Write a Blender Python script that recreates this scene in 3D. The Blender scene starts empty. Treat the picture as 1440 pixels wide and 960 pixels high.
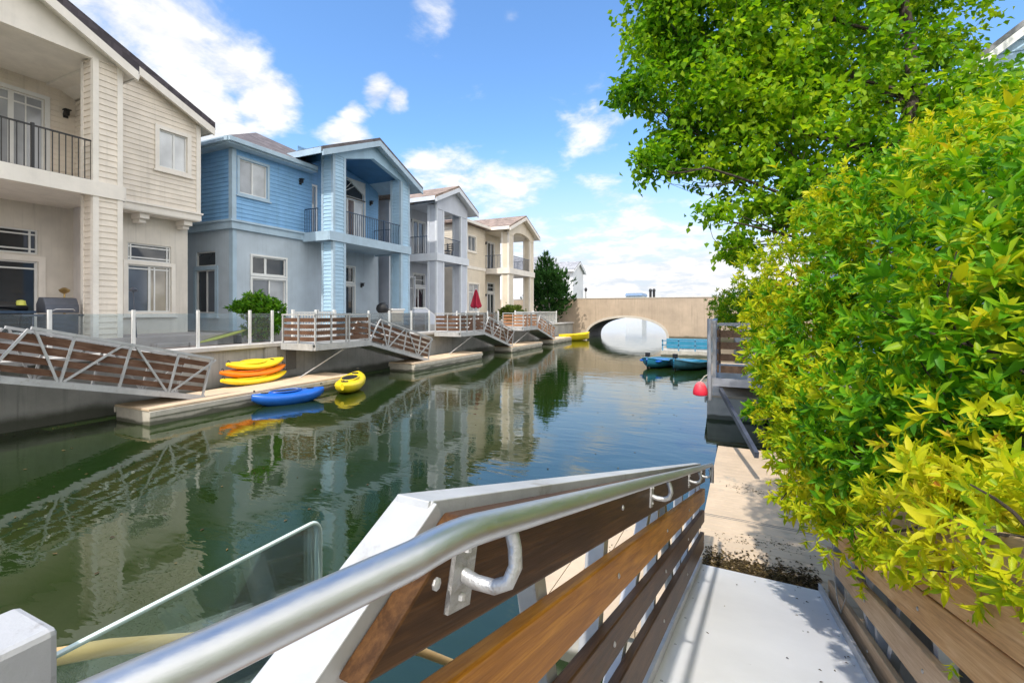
import bpy, math, random
import numpy as np
from mathutils import Vector, Matrix, Euler
random.seed(7); rng = np.random.default_rng(11)
S = bpy.context.scene; C = S.collection
rad = math.radians

# ---------------------------------------------------------------- materials
class NT:
    def __init__(s, tree): s.t = tree
    def n(s, typ, **kw):
        o = s.t.nodes.new(typ)
        for k, v in kw.items():
            if hasattr(o, k): setattr(o, k, v)
        return o
    def l(s, a, b): s.t.links.new(a, b)
    def val(s, sock, v):
        if hasattr(v, 'is_linked') or hasattr(v, 'links'): s.l(v, sock)
        else: sock.default_value = v
    def math(s, op, a, b=0.0, c=0.0, clamp=False):
        m = s.n('ShaderNodeMath', operation=op); m.use_clamp = clamp
        s.val(m.inputs[0], a); s.val(m.inputs[1], b); s.val(m.inputs[2], c)
        return m.outputs[0]
    def vmath(s, op, a, b=(0, 0, 0)):
        m = s.n('ShaderNodeVectorMath', operation=op)
        s.val(m.inputs[0], a); s.val(m.inputs[1], b)
        return m
    def smooth(s, v, a, b, lo=0.0, hi=1.0):
        m = s.n('ShaderNodeMapRange', interpolation_type='SMOOTHSTEP')
        s.val(m.inputs['Value'], v); m.inputs['From Min'].default_value = a; m.inputs['From Max'].default_value = b
        m.inputs['To Min'].default_value = lo; m.inputs['To Max'].default_value = hi
        return m.outputs[0]
    def noise(s, vec, scale, detail=4, rough=.55, dist=0.0):
        m = s.n('ShaderNodeTexNoise'); s.l(vec, m.inputs['Vector'])
        m.inputs['Scale'].default_value = scale; m.inputs['Detail'].default_value = detail
        m.inputs['Roughness'].default_value = rough; m.inputs['Distortion'].default_value = dist
        return m.outputs['Fac']
    def mix(s, f, a, b, mode='MIX'):
        m = s.n('ShaderNodeMix', data_type='RGBA', blend_type=mode)
        s.val(m.inputs['Factor'], f)
        for k, v in (('A', a), ('B', b)):
            sk = [i for i in m.inputs if i.name == k and i.type == 'RGBA'][0]
            if isinstance(v, tuple): sk.default_value = (v[0], v[1], v[2], 1)
            else: s.l(v, sk)
        return [o for o in m.outputs if o.type == 'RGBA'][0]
    def ramp(s, f, stops):
        r = s.n('ShaderNodeValToRGB'); s.l(f, r.inputs[0]); e = r.color_ramp.elements
        while len(e) < len(stops): e.new(.5)
        for i, (p, c) in enumerate(stops): e[i].position = p; e[i].color = (c[0], c[1], c[2], 1)
        return r.outputs[0]
    def scaled(s, vec, sc):
        m = s.n('ShaderNodeMapping'); s.l(vec, m.inputs[0]); m.inputs['Scale'].default_value = sc
        return m.outputs[0]

def newmat(name):
    m = bpy.data.materials.new(name); m.use_nodes = True
    t = NT(m.node_tree); b = m.node_tree.nodes['Principled BSDF']
    return m, t, b

def mat(name, col, rough=.6, var=.12, scale=2.0, bump=0.0, bscale=30, metal=0.0, streak=0.0, spec=.5, stretch=(1, 1, 1), dirt=None, tide=0.0):
    m, t, b = newmat(name)
    co = t.n('ShaderNodeTexCoord').outputs['Object']
    v = t.scaled(co, stretch)
    n1 = t.noise(v, scale, 6, .6)
    dk = tuple(c * (1 - var * 1.6) for c in col); lt = tuple(min(1, c * (1 + var)) for c in col)
    c = t.ramp(n1, [(.3, dk), (.7, lt)])
    if streak:
        st = t.noise(t.scaled(co, (3.0, 3.0, .12)), 2.5, 5, .7)
        c = t.mix(t.smooth(st, .5, .75, 0, streak), c, tuple(x * .45 for x in col))
    if dirt:
        n3 = t.noise(co, dirt[0], 8, .7)
        c = t.mix(t.smooth(n3, dirt[1], dirt[1] + .12), c, dirt[2])
    if tide:
        gp_ = t.n('ShaderNodeNewGeometry').outputs['Position']; s3 = t.n('ShaderNodeSeparateXYZ'); t.l(gp_, s3.inputs[0])
        zz_ = t.math('ADD', s3.outputs[2], t.math('MULTIPLY', t.math('SUBTRACT', t.noise(co, 1.5, 5), .5), -.25))
        c = t.mix(t.smooth(zz_, tide, tide * .45, 0, .85), c, (.055, .06, .035))
    t.l(c, b.inputs['Base Color'])
    n2 = t.noise(v, bscale, 4, .6)
    t.l(t.math('MULTIPLY_ADD', n2, .3, rough - .15, clamp=True), b.inputs['Roughness'])
    b.inputs['Metallic'].default_value = metal
    b.inputs['Specular IOR Level'].default_value = spec
    if bump:
        bp = t.n('ShaderNodeBump'); bp.inputs['Strength'].default_value = bump; bp.inputs['Distance'].default_value = .01
        t.l(n2, bp.inputs['Height']); t.l(bp.outputs[0], b.inputs['Normal'])
    return m

def woodmat(name, c1, c2, rough=.55, axis=(14, .8, 14), knots=True):
    m, t, b = newmat(name)
    co = t.n('ShaderNodeTexCoord').outputs['Object']
    isl = t.n('ShaderNodeNewGeometry').outputs['Random Per Island']
    off = t.n('ShaderNodeVectorMath', operation='ADD'); t.l(co, off.inputs[0])
    cx = t.n('ShaderNodeCombineXYZ'); t.l(t.math('MULTIPLY', isl, 37.0), cx.inputs[0]); t.l(t.math('MULTIPLY', isl, 11.0), cx.inputs[2]); t.l(cx.outputs[0], off.inputs[1])
    n1 = t.noise(t.scaled(off.outputs[0], axis), 2.2, 7, .65, 1.5)
    n2 = t.noise(off.outputs[0], 1.7, 3, .5)
    n3 = t.noise(t.scaled(off.outputs[0], (90, 3.0, 90)), 2.0, 5, .7)
    n1 = t.math('ADD', t.math('MULTIPLY', n1, .6), t.math('MULTIPLY', n3, .4))
    c = t.ramp(t.math('ADD', t.math('MULTIPLY', n1, .75), t.math('MULTIPLY', n2, .3)), [(.34, tuple(x * .5 for x in c1)), (.5, c1), (.68, c2)])
    t.l(c, b.inputs['Base Color']); b.inputs['Roughness'].default_value = rough; b.inputs['Specular IOR Level'].default_value = .12
    bp = t.n('ShaderNodeBump'); bp.inputs['Strength'].default_value = .25; bp.inputs['Distance'].default_value = .004
    t.l(n1, bp.inputs['Height']); t.l(bp.outputs[0], b.inputs['Normal'])
    return m

def leafmat(name, stops, trans=.4, patch=1.2, pw=.45, gloss=.4):
    m, t, b = newmat(name)
    g = t.n('ShaderNodeNewGeometry'); co = t.n('ShaderNodeTexCoord').outputs['Object']
    n1 = t.noise(co, patch, 3, .6)
    f = t.math('ADD', t.math('MULTIPLY', g.outputs['Random Per Island'], 1 - pw), t.math('MULTIPLY', t.smooth(n1, .3, .7), pw))
    c = t.ramp(f, stops)
    t.l(c, b.inputs['Base Color']); b.inputs['Roughness'].default_value = gloss
    b.inputs['Specular IOR Level'].default_value = .16
    tr = t.n('ShaderNodeBsdfTranslucent'); t.l(t.mix(1.0, c, (1.40, 1.34, .5), 'MULTIPLY'), tr.inputs[0])
    mx = t.n('ShaderNodeMixShader'); mx.inputs[0].default_value = trans
    t.l(b.outputs[0], mx.inputs[1]); t.l(tr.outputs[0], mx.inputs[2])
    t.l(mx.outputs[0], m.node_tree.nodes['Material Output'].inputs[0])
    return m

def glassmat(name, tint=(.85, .95, .93)):
    m, t, b = newmat(name)
    for n in list(m.node_tree.nodes):
        if n != b and n.type != 'OUTPUT_MATERIAL': m.node_tree.nodes.remove(n)
    tr = t.n('ShaderNodeBsdfTransparent'); tr.inputs[0].default_value = (*tint, 1)
    gl = t.n('ShaderNodeBsdfGlossy'); gl.inputs['Roughness'].default_value = .02
    fr = t.n('ShaderNodeFresnel'); fr.inputs[0].default_value = 1.45
    df = t.n('ShaderNodeBsdfDiffuse'); df.inputs[0].default_value = (.8, .85, .86, 1)
    m1 = t.n('ShaderNodeMixShader'); m1.inputs[0].default_value = .05
    t.l(tr.outputs[0], m1.inputs[1]); t.l(df.outputs[0], m1.inputs[2])
    mx = t.n('ShaderNodeMixShader'); t.l(t.math('MULTIPLY', fr.outputs[0], .8), mx.inputs[0])
    t.l(m1.outputs[0], mx.inputs[1]); t.l(gl.outputs[0], mx.inputs[2])
    t.l(mx.outputs[0], m.node_tree.nodes['Material Output'].inputs[0])
    return m

def panemat(name, col, rough=.03, stripes=0.0):
    m, t, b = newmat(name)
    co = t.n('ShaderNodeTexCoord').outputs['Object']
    n = t.noise(co, .8, 3)
    c = t.ramp(n, [(.3, tuple(x * .6 for x in col)), (.7, tuple(min(1, x * 1.3) for x in col))])
    if stripes:
        w = t.n('ShaderNodeTexWave', wave_type='BANDS', bands_direction='Z'); t.l(co, w.inputs[0]); w.inputs['Scale'].default_value = stripes
        c = t.mix(t.math('MULTIPLY', w.outputs['Fac'], .35), c, tuple(x * .55 for x in col))
    t.l(c, b.inputs['Base Color']); b.inputs['Roughness'].default_value = rough
    b.inputs['Specular IOR Level'].default_value = .8
    return m

def shingle(name, col, ax='Y'):
    m, t, b = newmat(name)
    co = t.n('ShaderNodeTexCoord').outputs['Object']
    sp = t.n('ShaderNodeSeparateXYZ'); t.l(co, sp.inputs[0])
    rows = t.math('MULTIPLY', sp.outputs[2], 7.0)
    fr = t.math('FRACT', rows); row = t.math('FLOOR', rows)
    cc = t.n('ShaderNodeCombineXYZ'); t.l(t.math('MULTIPLY', sp.outputs[0], 3.3), cc.inputs[0]); t.l(t.math('MULTIPLY', sp.outputs[1], 3.3), cc.inputs[1]); t.l(t.math('MULTIPLY', row, 7.77), cc.inputs[2])
    vo = t.n('ShaderNodeTexVoronoi'); vo.feature = 'F1'; t.l(cc.outputs[0], vo.inputs[0]); vo.inputs['Scale'].default_value = 1.0
    sep = t.n('ShaderNodeSeparateColor'); t.l(vo.outputs['Color'], sep.inputs[0])
    n = t.noise(co, 1.2, 5)
    f = t.math('ADD', t.math('MULTIPLY', sep.outputs[0], .5), t.math('MULTIPLY', n, .5))
    c = t.ramp(f, [(.2, tuple(x * .6 for x in col)), (.8, tuple(x * 1.3 for x in col))])
    t.l(c, b.inputs['Base Color']); b.inputs['Roughness'].default_value = .85
    bp = t.n('ShaderNodeBump'); bp.inputs['Strength'].default_value = .8; bp.inputs['Distance'].default_value = .03
    t.l(fr, bp.inputs['Height']); t.l(bp.outputs[0], b.inputs['Normal'])
    return m

M = {}
M['cream'] = mat('cream_siding', (.82, .735, .63), .65, .07, 1.5, streak=.22)
M['cream_trim'] = mat('cream_trim', (.86, .80, .72), .6, .06, 2, streak=.12)
M['cream_stucco'] = mat('cream_stucco', (.76, .70, .62), .85, .08, 1.2, .35, 60, streak=.26)
M['grey_stucco'] = mat('grey_stucco', (.72, .68, .65), .85, .08, 1.2, .35, 60, streak=.26)
M['blue'] = mat('blue_siding', (.23, .46, .74), .6, .10, 1.2, streak=.26)
M['blue_light'] = mat('light_blue_siding', (.41, .60, .76), .6, .08, 1.4, streak=.15)
M['blue_trim'] = mat('blue_trim', (.43, .56, .67), .6, .08, 2, streak=.15)
M['blue_stucco'] = mat('blue_grey_stucco', (.50, .575, .645), .85, .08, 1.0, .35, 60, streak=.26)
M['blue_baked_shade'] = mat('baked_shade_blue', (.06, .20, .40), .6, .08, 2)  # shadow under the porch roof, put into the ceiling's darker blue
M['grey_siding'] = mat('grey_siding', (.58, .61, .68), .65, .06, 1.5, streak=.1)
M['grey_trim'] = mat('pale_grey_trim', (.72, .75, .80), .6, .05, 2, streak=.1)
M['tan_siding'] = mat('tan_siding', (.76, .67, .54), .65, .06, 1.5, streak=.1)
M['white_trim'] = mat('white_window_trim', (.78, .78, .76), .45, .04, 3)
M['roof_dark'] = shingle('dark_shingle', (.085, .072, .085)); M['roof_brown'] = shingle('brown_shingle', (.15, .13, .135)); M['roof_tan'] = shingle('tan_shingle', (.30, .225, .185)); M['roof_grey'] = shingle('grey_shingle', (.35, .35, .37))
M['pane'] = panemat('dark_pane', (.035, .042, .05)); M['blind'] = panemat('blind_pane', (.42, .44, .47), .1, 26); M['blind_white'] = panemat('white_blind_pane', (.68, .70, .72), .12, 26); M['slat_pane'] = panemat('dark_blind_pane', (.14, .16, .19), .08, 26)
M['curtain'] = panemat('curtain_pane', (.40, .36, .30), .1); M['brown_pane'] = panemat('brown_screen', (.12, .07, .05), .2)
M['black_metal'] = mat('black_metal', (.018, .018, .02), .45, .1, 8); M['navy_metal'] = mat('navy_metal', (.03, .06, .11), .45, .1, 8)
M['alu'] = mat('aluminium', (.62, .63, .65), .42, .12, 6, .15, 90, metal=.75, dirt=(9, .62, (.35, .34, .33)))
M['alu_paint'] = mat('weathered_aluminium', (.52, .52, .52), .5, .10, 4, .12, 60, metal=.15, streak=.2, dirt=(6, .58, (.36, .34, .31)))
M['steel_pipe'] = mat('brushed_pipe', (.60, .61, .62), .40, .08, 3, .05, 60, metal=.95, stretch=(2, .6, 2), dirt=(13, .76, (.40, .38, .36)))
M['post_paint'] = mat('scuffed_white_post', (.44, .44, .45), .55, .05, 5, .15, 50, dirt=(26, .60, (.33, .32, .32)))
M['grey_alu'] = mat('dull_grey_aluminium', (.36, .37, .40), .5, .12, 5, .15, 60, metal=.3, dirt=(8, .6, (.22, .21, .20)))
M['wood_dark2'] = woodmat('dark_brown_board', (.14, .085, .055), (.26, .17, .11), .6)
M['weld'] = mat('cast_weld', (.52, .51, .50), .45, .15, 20, .4, 60, metal=.6)
M['deckplate'] = mat('deck_plate', (.76, .76, .77), .5, .05, 1.5, .15, 120, dirt=(11, .66, (.42, .41, .38)))
M['concrete'] = mat('seawall_concrete', (.46, .445, .42), .9, .16, 1.1, .5, 25, streak=.6, tide=.42)
M['cap'] = mat('pale_concrete', (.62, .60, .58), .85, .08, 2, .3, 40, streak=.1)
M['patio'] = mat('patio_paving', (.50, .42, .39), .85, .12, 1.5, .4, 30)
M['patio_grey'] = mat('grey_paving', (.45, .44, .43), .85, .1, 1.5, .4, 30)
M['soil'] = mat('bank_soil', (.16, .13, .09), .95, .25, 2, .8, 20)
M['land'] = mat('far_land', (.28, .28, .22), .95, .2, .4)
M['dock'] = mat('dock_deck', (.68, .52, .36), .75, .10, 2.0, .25, 50, dirt=(1.6, .60, (.42, .36, .28)))
M['dock_side'] = mat('dock_side', (.58, .53, .45), .8, .12, 3, .3, 40, streak=.35, tide=.12)
M['bridge'] = mat('bridge_concrete', (.52, .40, .29), .9, .12, .6, .4, 8, streak=.55, tide=.38)
M['bridge_edge'] = mat('bridge_edge', (.60, .53, .44), .85, .08, 1)
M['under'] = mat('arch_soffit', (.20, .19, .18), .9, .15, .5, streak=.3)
M['wood_dark'] = woodmat('dark_stained_wood', (.066, .031, .013), (.15, .070, .025), .45)
M['wood_baked_glow'] = woodmat('baked_glow_wood', (.36, .135, .014), (.66, .29, .035), .42)  # golden glow on the second left board, put into its wood colour
M['wood_pale'] = woodmat('weathered_wood', (.62, .34, .14), (.84, .56, .29), .6)
M['wood_grey'] = woodmat('grey_weathered_wood', (.52, .34, .20), (.72, .53, .34), .65)
M['wood_red'] = woodmat('red_brown_wood', (.125, .066, .042), (.27, .165, .115), .6)
M['wood_orange'] = woodmat('orange_brown_wood', (.42, .20, .10), (.62, .36, .22), .6)
M['bark'] = mat('bark', (.065, .048, .036), .9, .3, 14, .8, 30, stretch=(3, 3, .6))
M['plastic_yellow'] = mat('yellow_plastic', (.90, .68, .02), .35, .08, 3); M['plastic_orange'] = mat('orange_plastic', (.90, .22, .01), .35, .08, 3); M['plastic_blue'] = mat('blue_plastic', (.015, .13, .55), .32, .1, 3)
M['plastic_teal'] = mat('teal_plastic', (.03, .23, .36), .4, .12, 3); M['plastic_lightblue'] = mat('pale_blue_plastic', (.12, .31, .47), .4, .12, 3); M['plastic_green'] = mat('dark_green_plastic', (.03, .12, .17), .45, .2, 5)
M['plastic_red'] = mat('red_plastic', (.75, .02, .05), .4, .12, 5); M['plastic_pink'] = mat('faded_pink_plastic', (.85, .38, .36), .5, .1, 5)
M['plastic_dark'] = mat('black_plastic', (.02, .02, .022), .5, .1, 5); M['plastic_white'] = mat('white_plastic', (.80, .80, .78), .45, .05, 4)
M['lime'] = mat('lime_board', (.62, .62, .10), .4, .1, 4); M['cloth_red'] = mat('red_canvas', (.42, .012, .045), .8, .15, 4)
M['grey_metal'] = mat('grill_grey', (.10, .11, .14), .4, .15, 4, metal=.3); M['brass'] = mat('brass', (.55, .38, .15), .35, .1, 8, metal=.8)
def buoymat():
    m, t, b = newmat('faded_red_plastic')
    co = t.n('ShaderNodeTexCoord').outputs['Object']; sp_ = t.n('ShaderNodeSeparateXYZ'); t.l(co, sp_.inputs[0])
    n = t.noise(co, 14, 4)
    t.l(t.ramp(t.math('ADD', t.math('MULTIPLY', sp_.outputs[2], 2.6), t.math('MULTIPLY', n, .25)), [(.2, (.70, .015, .045)), (.55, (.85, .06, .08)), (.8, (.9, .42, .38))]), b.inputs['Base Color']); b.inputs['Roughness'].default_value = .5
    return m
M['buoy'] = buoymat()
M['hose'] = mat('tan_hose', (.72, .47, .20), .5, .1, 6)
M['glass'] = glassmat('clear_glass'); M['glass_blue'] = glassmat('blue_tint_glass', (.86, .92, .95))
M['glass_edge'] = mat('polished_glass_edge', (.70, .82, .78), .15, .03, 4)
M['rope'] = mat('rope', (.55, .50, .42), .9, .2, 40)
M['far_white'] = mat('far_white_wall', (.85, .87, .90), .8, .06, .6); M['far_blue'] = mat('far_blue_roof', (.30, .42, .62), .7, .05, .3)
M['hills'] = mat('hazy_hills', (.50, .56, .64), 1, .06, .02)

M['leaf_bush'] = leafmat('bush_leaf', [(.0, (.015, .07, .006)), (.2, (.06, .21, .010)), (.46, (.14, .37, .012)), (.68, (.36, .49, .014)), (.88, (.60, .56, .018)), (.965, (.58, .46, .03)), (.985, (.40, .17, .04))], .38, 1.6, .5)
M['leaf_bush_yellow'] = leafmat('yellow_bush_leaf', [(.0, (.08, .22, .012)), (.3, (.32, .46, .012)), (.6, (.60, .60, .015)), (.9, (.66, .60, .03)), (.96, (.66, .44, .03)), (.985, (.42, .17, .04))], .4, 2.2, .4)
M['leaf_tree'] = leafmat('tree_leaf', [(.0, (.03, .11, .009)), (.3, (.10, .27, .013)), (.6, (.24, .43, .017)), (1.0, (.46, .57, .03))], .5, .9, .45)
M['leaf_far'] = leafmat('juniper_leaf', [(.0, (.012, .04, .010)), (.5, (.025, .085, .016)), (1.0, (.07, .16, .03))], .15, .5, .5, .6)
M['leaf_patio'] = leafmat('patio_bush_leaf', [(.0, (.03, .11, .008)), (.5, (.09, .26, .015)), (1.0, (.22, .40, .03))], .35, 2, .4)
M['leaf_olive'] = leafmat('olive_leaf', [(.0, (.03, .05, .012)), (.5, (.09, .14, .02)), (1.0, (.19, .23, .04))], .25, 2, .4)
M['litter'] = leafmat('dry_leaf', [(.0, (.025, .018, .010)), (.5, (.08, .055, .025)), (.85, (.17, .12, .05)), (1.0, (.28, .20, .08))], .1, 5, .2, .8)

# ---------------------------------------------------------------- mesh builder
class MB:
    def __init__(s): s.v = []; s.f = []; s.smooth = False
    def add(s, vs, fs):
        o = len(s.v); s.v += [tuple(p) for p in vs]; s.f += [tuple(i + o for i in f) for f in fs]; return s
    def quad(s, a, b, c, d): return s.add([a, b, c, d], [(0, 1, 2, 3)])
    def box(s, x0, x1, y0, y1, z0, z1):
        x0, x1 = sorted((x0, x1)); y0, y1 = sorted((y0, y1)); z0, z1 = sorted((z0, z1))
        return s.add([(x0, y0, z0), (x1, y0, z0), (x1, y1, z0), (x0, y1, z0), (x0, y0, z1), (x1, y0, z1), (x1, y1, z1), (x0, y1, z1)],
                     [(0, 3, 2, 1), (4, 5, 6, 7), (0, 1, 5, 4), (1, 2, 6, 5), (2, 3, 7, 6), (3, 0, 4, 7)])
    def bar(s, p, q, w, h, up=(0, 0, 1)):
        p = Vector(p); q = Vector(q); d = (q - p).normalized(); u = Vector(up)
        r = d.cross(u)
        if r.length < 1e-4: r = d.cross(Vector((1, 0, 0)))
        r.normalize(); u = r.cross(d); a = r * w / 2; b = u * h / 2
        return s.add([p - a - b, p + a - b, p + a + b, p - a + b, q - a - b, q + a - b, q + a + b, q - a + b],
                     [(0, 3, 2, 1), (4, 5, 6, 7), (0, 1, 5, 4), (1, 2, 6, 5), (2, 3, 7, 6), (3, 0, 4, 7)])
    def prism(s, poly, fn, t0, t1):
        n = len(poly); vs = [fn(a, b, t0) for a, b in poly] + [fn(a, b, t1) for a, b in poly]
        fs = [tuple(range(n - 1, -1, -1)), tuple(range(n, 2 * n))] + [(i, (i + 1) % n, n + (i + 1) % n, n + i) for i in range(n)]
        return s.add(vs, fs)
    def tube(s, pts, r, n=10, cap=True):
        pts = [Vector(p) for p in pts]; k = len(pts)
        rs = r if isinstance(r, (list, tuple)) else [r] * k
        prev = None; vs = []
        for i, p in enumerate(pts):
            d = (pts[min(i + 1, k - 1)] - pts[max(i - 1, 0)]).normalized()
            if prev is None:
                a = d.cross(Vector((0, 0, 1)))
                if a.length < 1e-3: a = d.cross(Vector((1, 0, 0)))
                a.normalize()
            else:
                a = prev - d * prev.dot(d); a.normalize()
            prev = a; b = d.cross(a)
            for j in range(n):
                t = 2 * math.pi * j / n; vs.append(p + (a * math.cos(t) + b * math.sin(t)) * rs[i])
        fs = [(i * n + j, i * n + (j + 1) % n, (i + 1) * n + (j + 1) % n, (i + 1) * n + j) for i in range(k - 1) for j in range(n)]
        if cap: fs += [tuple(range(n - 1, -1, -1)), tuple(range((k - 1) * n, k * n))]
        s.smooth = True
        return s.add(vs, fs)
    def lathe(s, prof, c, n=16):
        vs = []
        for r, z in prof:
            for j in range(n):
                t = 2 * math.pi * j / n; vs.append((c[0] + r * math.cos(t), c[1] + r * math.sin(t), c[2] + z))
        k = len(prof)
        fs = [(i * n + j, i * n + (j + 1) % n, (i + 1) * n + (j + 1) % n, (i + 1) * n + j) for i in range(k - 1) for j in range(n)]
        s.smooth = True
        return s.add(vs, fs)
    def loft(s, rings, cap=True):
        n = len(rings[0]); vs = [p for r in rings for p in r]; k = len(rings)
        fs = [(i * n + j, i * n + (j + 1) % n, (i + 1) * n + (j + 1) % n, (i + 1) * n + j) for i in range(k - 1) for j in range(n)]
        if cap: fs += [tuple(range(n - 1, -1, -1)), tuple(range((k - 1) * n, k * n))]
        s.smooth = True
        return s.add(vs, fs)

def wloc(o):
    v = Vector((0, 0, 0))
    while o is not None: v += o.location; o = o.parent
    return v

def build(name, mb, m, parent=None, local=False, loc=None, bevel=0.0, smooth=None):
    """link mb as one mesh object; world coordinates unless local"""
    off = Vector((0, 0, 0))
    if parent is not None and not local: off = wloc(parent)
    if loc is not None: off = Vector(loc)
    me = bpy.data.meshes.new(name)
    me.from_pydata([(x - off[0], y - off[1], z - off[2]) for x, y, z in mb.v], [], mb.f)
    me.update(); me.materials.append(m)
    o = bpy.data.objects.new(name, me); C.objects.link(o)
    if parent is not None: o.parent = parent
    elif loc is not None: o.location = loc
    sm = mb.smooth if smooth is None else smooth
    if sm:
        me.shade_smooth()
        me.set_sharp_from_angle(angle=rad(42))
    if bevel:
        b = o.modifiers.new('bevel', 'BEVEL'); b.width = bevel; b.segments = 2; b.limit_method = 'ANGLE'; b.angle_limit = rad(40)
    return o

def thing(name, label, cat, loc=(0, 0, 0), rot=(0, 0, 0), group=None):
    o = bpy.data.objects.new(name, None); C.objects.link(o); o.location = loc; o.rotation_euler = rot; o.empty_display_size = .2
    o['label'] = label; o['category'] = cat
    if group: o['group'] = group
    return o
def tag(o, label, cat, group=None):
    o['label'] = label; o['category'] = cat
    if group: o['group'] = group
    return o
def struct(name, mb, m, bevel=0):
    o = build(name, mb, m, bevel=bevel); o['kind'] = 'structure'; return o
def dup(root, loc, label):
    r = root.copy(); C.objects.link(r); r.location = loc; r['label'] = label
    for ch in list(root.children):
        c = ch.copy(); C.objects.link(c); c.parent = r
        for g in list(ch.children):
            d = g.copy(); C.objects.link(d); d.parent = c
    return r

def leaf_mesh(name, P, D, N, L, W, m, parent, fine=False, droop=.25):
    """many leaf blades: base point, direction, normal"""
    n = len(P)
    D = D / np.linalg.norm(D, axis=1, keepdims=True)
    R = np.cross(D, N); R /= np.linalg.norm(R, axis=1, keepdims=True) + 1e-9
    U = np.cross(R, D)
    L = L[:, None]; W = W[:, None]
    if fine:
        pts = [P, P + D * L * .3 + R * W * .5 + U * W * .12, P + D * L * .68 + R * W * .40 + U * (W * .12 - L * droop * .35),
               P + D * L - U * L * droop, P + D * L * .68 - R * W * .40 + U * (W * .12 - L * droop * .35), P + D * L * .3 - R * W * .5 + U * W * .12,
               P + D * L * .3 - U * W * .08, P + D * L * .68 - U * (W * .08 + L * droop * .35)]
        k = 8; base = [(0, 6, 1), (6, 7, 2, 1), (7, 3, 2), (0, 5, 6), (5, 4, 7, 6), (4, 3, 7)]
    else:
        pts = [P, P + D * L * .45 + R * W * .5 + U * W * .15, P + D * L - U * L * droop, P + D * L * .45 - R * W * .5 + U * W * .15]
        k = 4; base = [(0, 1, 2), (0, 2, 3)]
    V = np.stack(pts, 1).reshape(-1, 3)
    if parent is not None: V = V - np.array(wloc(parent))[None]
    off = np.arange(n) * k
    tri = []; start = []; tot = []
    loops = np.concatenate([np.array(b)[None, :] + off[:, None] for b in base], 1)
    lt = np.tile(np.array([len(b) for b in base]), n)
    me = bpy.data.meshes.new(name)
    me.vertices.add(len(V)); me.vertices.foreach_set('co', V.astype(np.float32).ravel())
    me.loops.add(loops.size); me.loops.foreach_set('vertex_index', loops.ravel().astype(np.int32))
    me.polygons.add(len(lt)); me.polygons.foreach_set('loop_start', np.concatenate([[0], np.cumsum(lt)[:-1]]).astype(np.int32))
    me.update(calc_edges=True); me.validate()
    me.materials.append(m)
    o = bpy.data.objects.new(name, me); C.objects.link(o)
    if parent is not None: o.parent = parent
    return o

def rand_unit(n):
    v = rng.normal(size=(n, 3)); return v / np.linalg.norm(v, axis=1, keepdims=True)

def lump_points(lumps, n, shell=.55, pw=2 / 3.):
    """points near the surfaces of the union of ellipsoids (centre, radii), with outward directions"""
    cs = np.array([l[0] for l in lumps], float); rs = np.array([l[1] if hasattr(l[1], '__len__') else (l[1],) * 3 for l in lumps], float)
    w = np.prod(rs, axis=1) ** pw; w /= w.sum()
    P = []; O = []
    while sum(len(p) for p in P) < n:
        k = rng.choice(len(lumps), size=n, p=w)
        u = rand_unit(n); rr = 1 - (1 - shell) * rng.random(n) ** 1.3
        bumpy = 1 + .26 * np.sin(u[:, 0] * 7 + k) * np.sin(u[:, 1] * 6 + 2 * k) + .10 * np.sin(u[:, 2] * 11 + k)
        p = cs[k] + u * rs[k] * (rr * bumpy)[:, None]
        inside = np.zeros(n, bool)
        for i in range(len(lumps)):
            q = np.linalg.norm((p - cs[i]) / rs[i], axis=1); inside |= (q < shell * .9) & (k != i)
        P.append(p[~inside]); O.append(u[~inside])
    return np.concatenate(P)[:n], np.concatenate(O)[:n]

def rosettes(P, O, per, L, spread=.9, up=.3):
    """leaf whorls at shoot tips: returns base points, directions, normals, lengths"""
    n = len(P)
    A = O + np.array([0, 0, up]) + rng.normal(size=(n, 3)) * .45; A /= np.linalg.norm(A, axis=1, keepdims=True)
    T = np.cross(A, rand_unit(n)); T /= np.linalg.norm(T, axis=1, keepdims=True); B = np.cross(A, T)
    Ps = []; Ds = []; Ns = []; Ls = []
    sz = .55 + .85 * rng.random(n)
    for j in range(per):
        ph = 2 * math.pi * j / per * 1.618 * 1.0 + rng.random(n) * .7
        tilt = spread * (.45 + .75 * (j / per)) + rng.normal(size=n) * .15
        side = T * np.cos(ph)[:, None] + B * np.sin(ph)[:, None]
        d = A * np.cos(tilt)[:, None] + side * np.sin(tilt)[:, None]
        nn = A * np.sin(tilt)[:, None] - side * np.cos(tilt)[:, None]
        l = L * sz * (.75 + .5 * rng.random(n))
        Ps.append(P - A * (L * .55 * j / per)[:, None] if hasattr(L, '__len__') else P - A * (L * .55 * j / per)); Ds.append(d); Ns.append(nn + rng.normal(size=(n, 3)) * .15); Ls.append(l)
    return np.concatenate(Ps), np.concatenate(Ds), np.concatenate(Ns), np.concatenate(Ls)

# ---------------------------------------------------------------- camera: f = 650 px at 1440 wide, level, shifted
YAW = math.atan(295 / 650.); ZC = 2.6
cam = bpy.data.cameras.new('camera'); co = bpy.data.objects.new('camera', cam); C.objects.link(co)
co.location = (0, 0, ZC); co.rotation_euler = (rad(90), 0, YAW)
cam.sensor_width = 36; cam.lens = 36 * 650 / 1440.; cam.shift_y = -(480 - 438) / 1440.
cam.clip_start = .02; cam.clip_end = 6000
S.camera = co
def pxdir(x, y):
    F = np.array([-math.sin(YAW), math.cos(YAW), 0]); R = np.array([math.cos(YAW), math.sin(YAW), 0])
    d = F + R * ((x - 720) / 650.) + np.array([0, 0, (438 - y) / 650.]); return d
def at(x, y, depth):
    """a point of the place given by photo direction and distance"""
    return np.array([0, 0, ZC]) + pxdir(x, y) * depth

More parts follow.
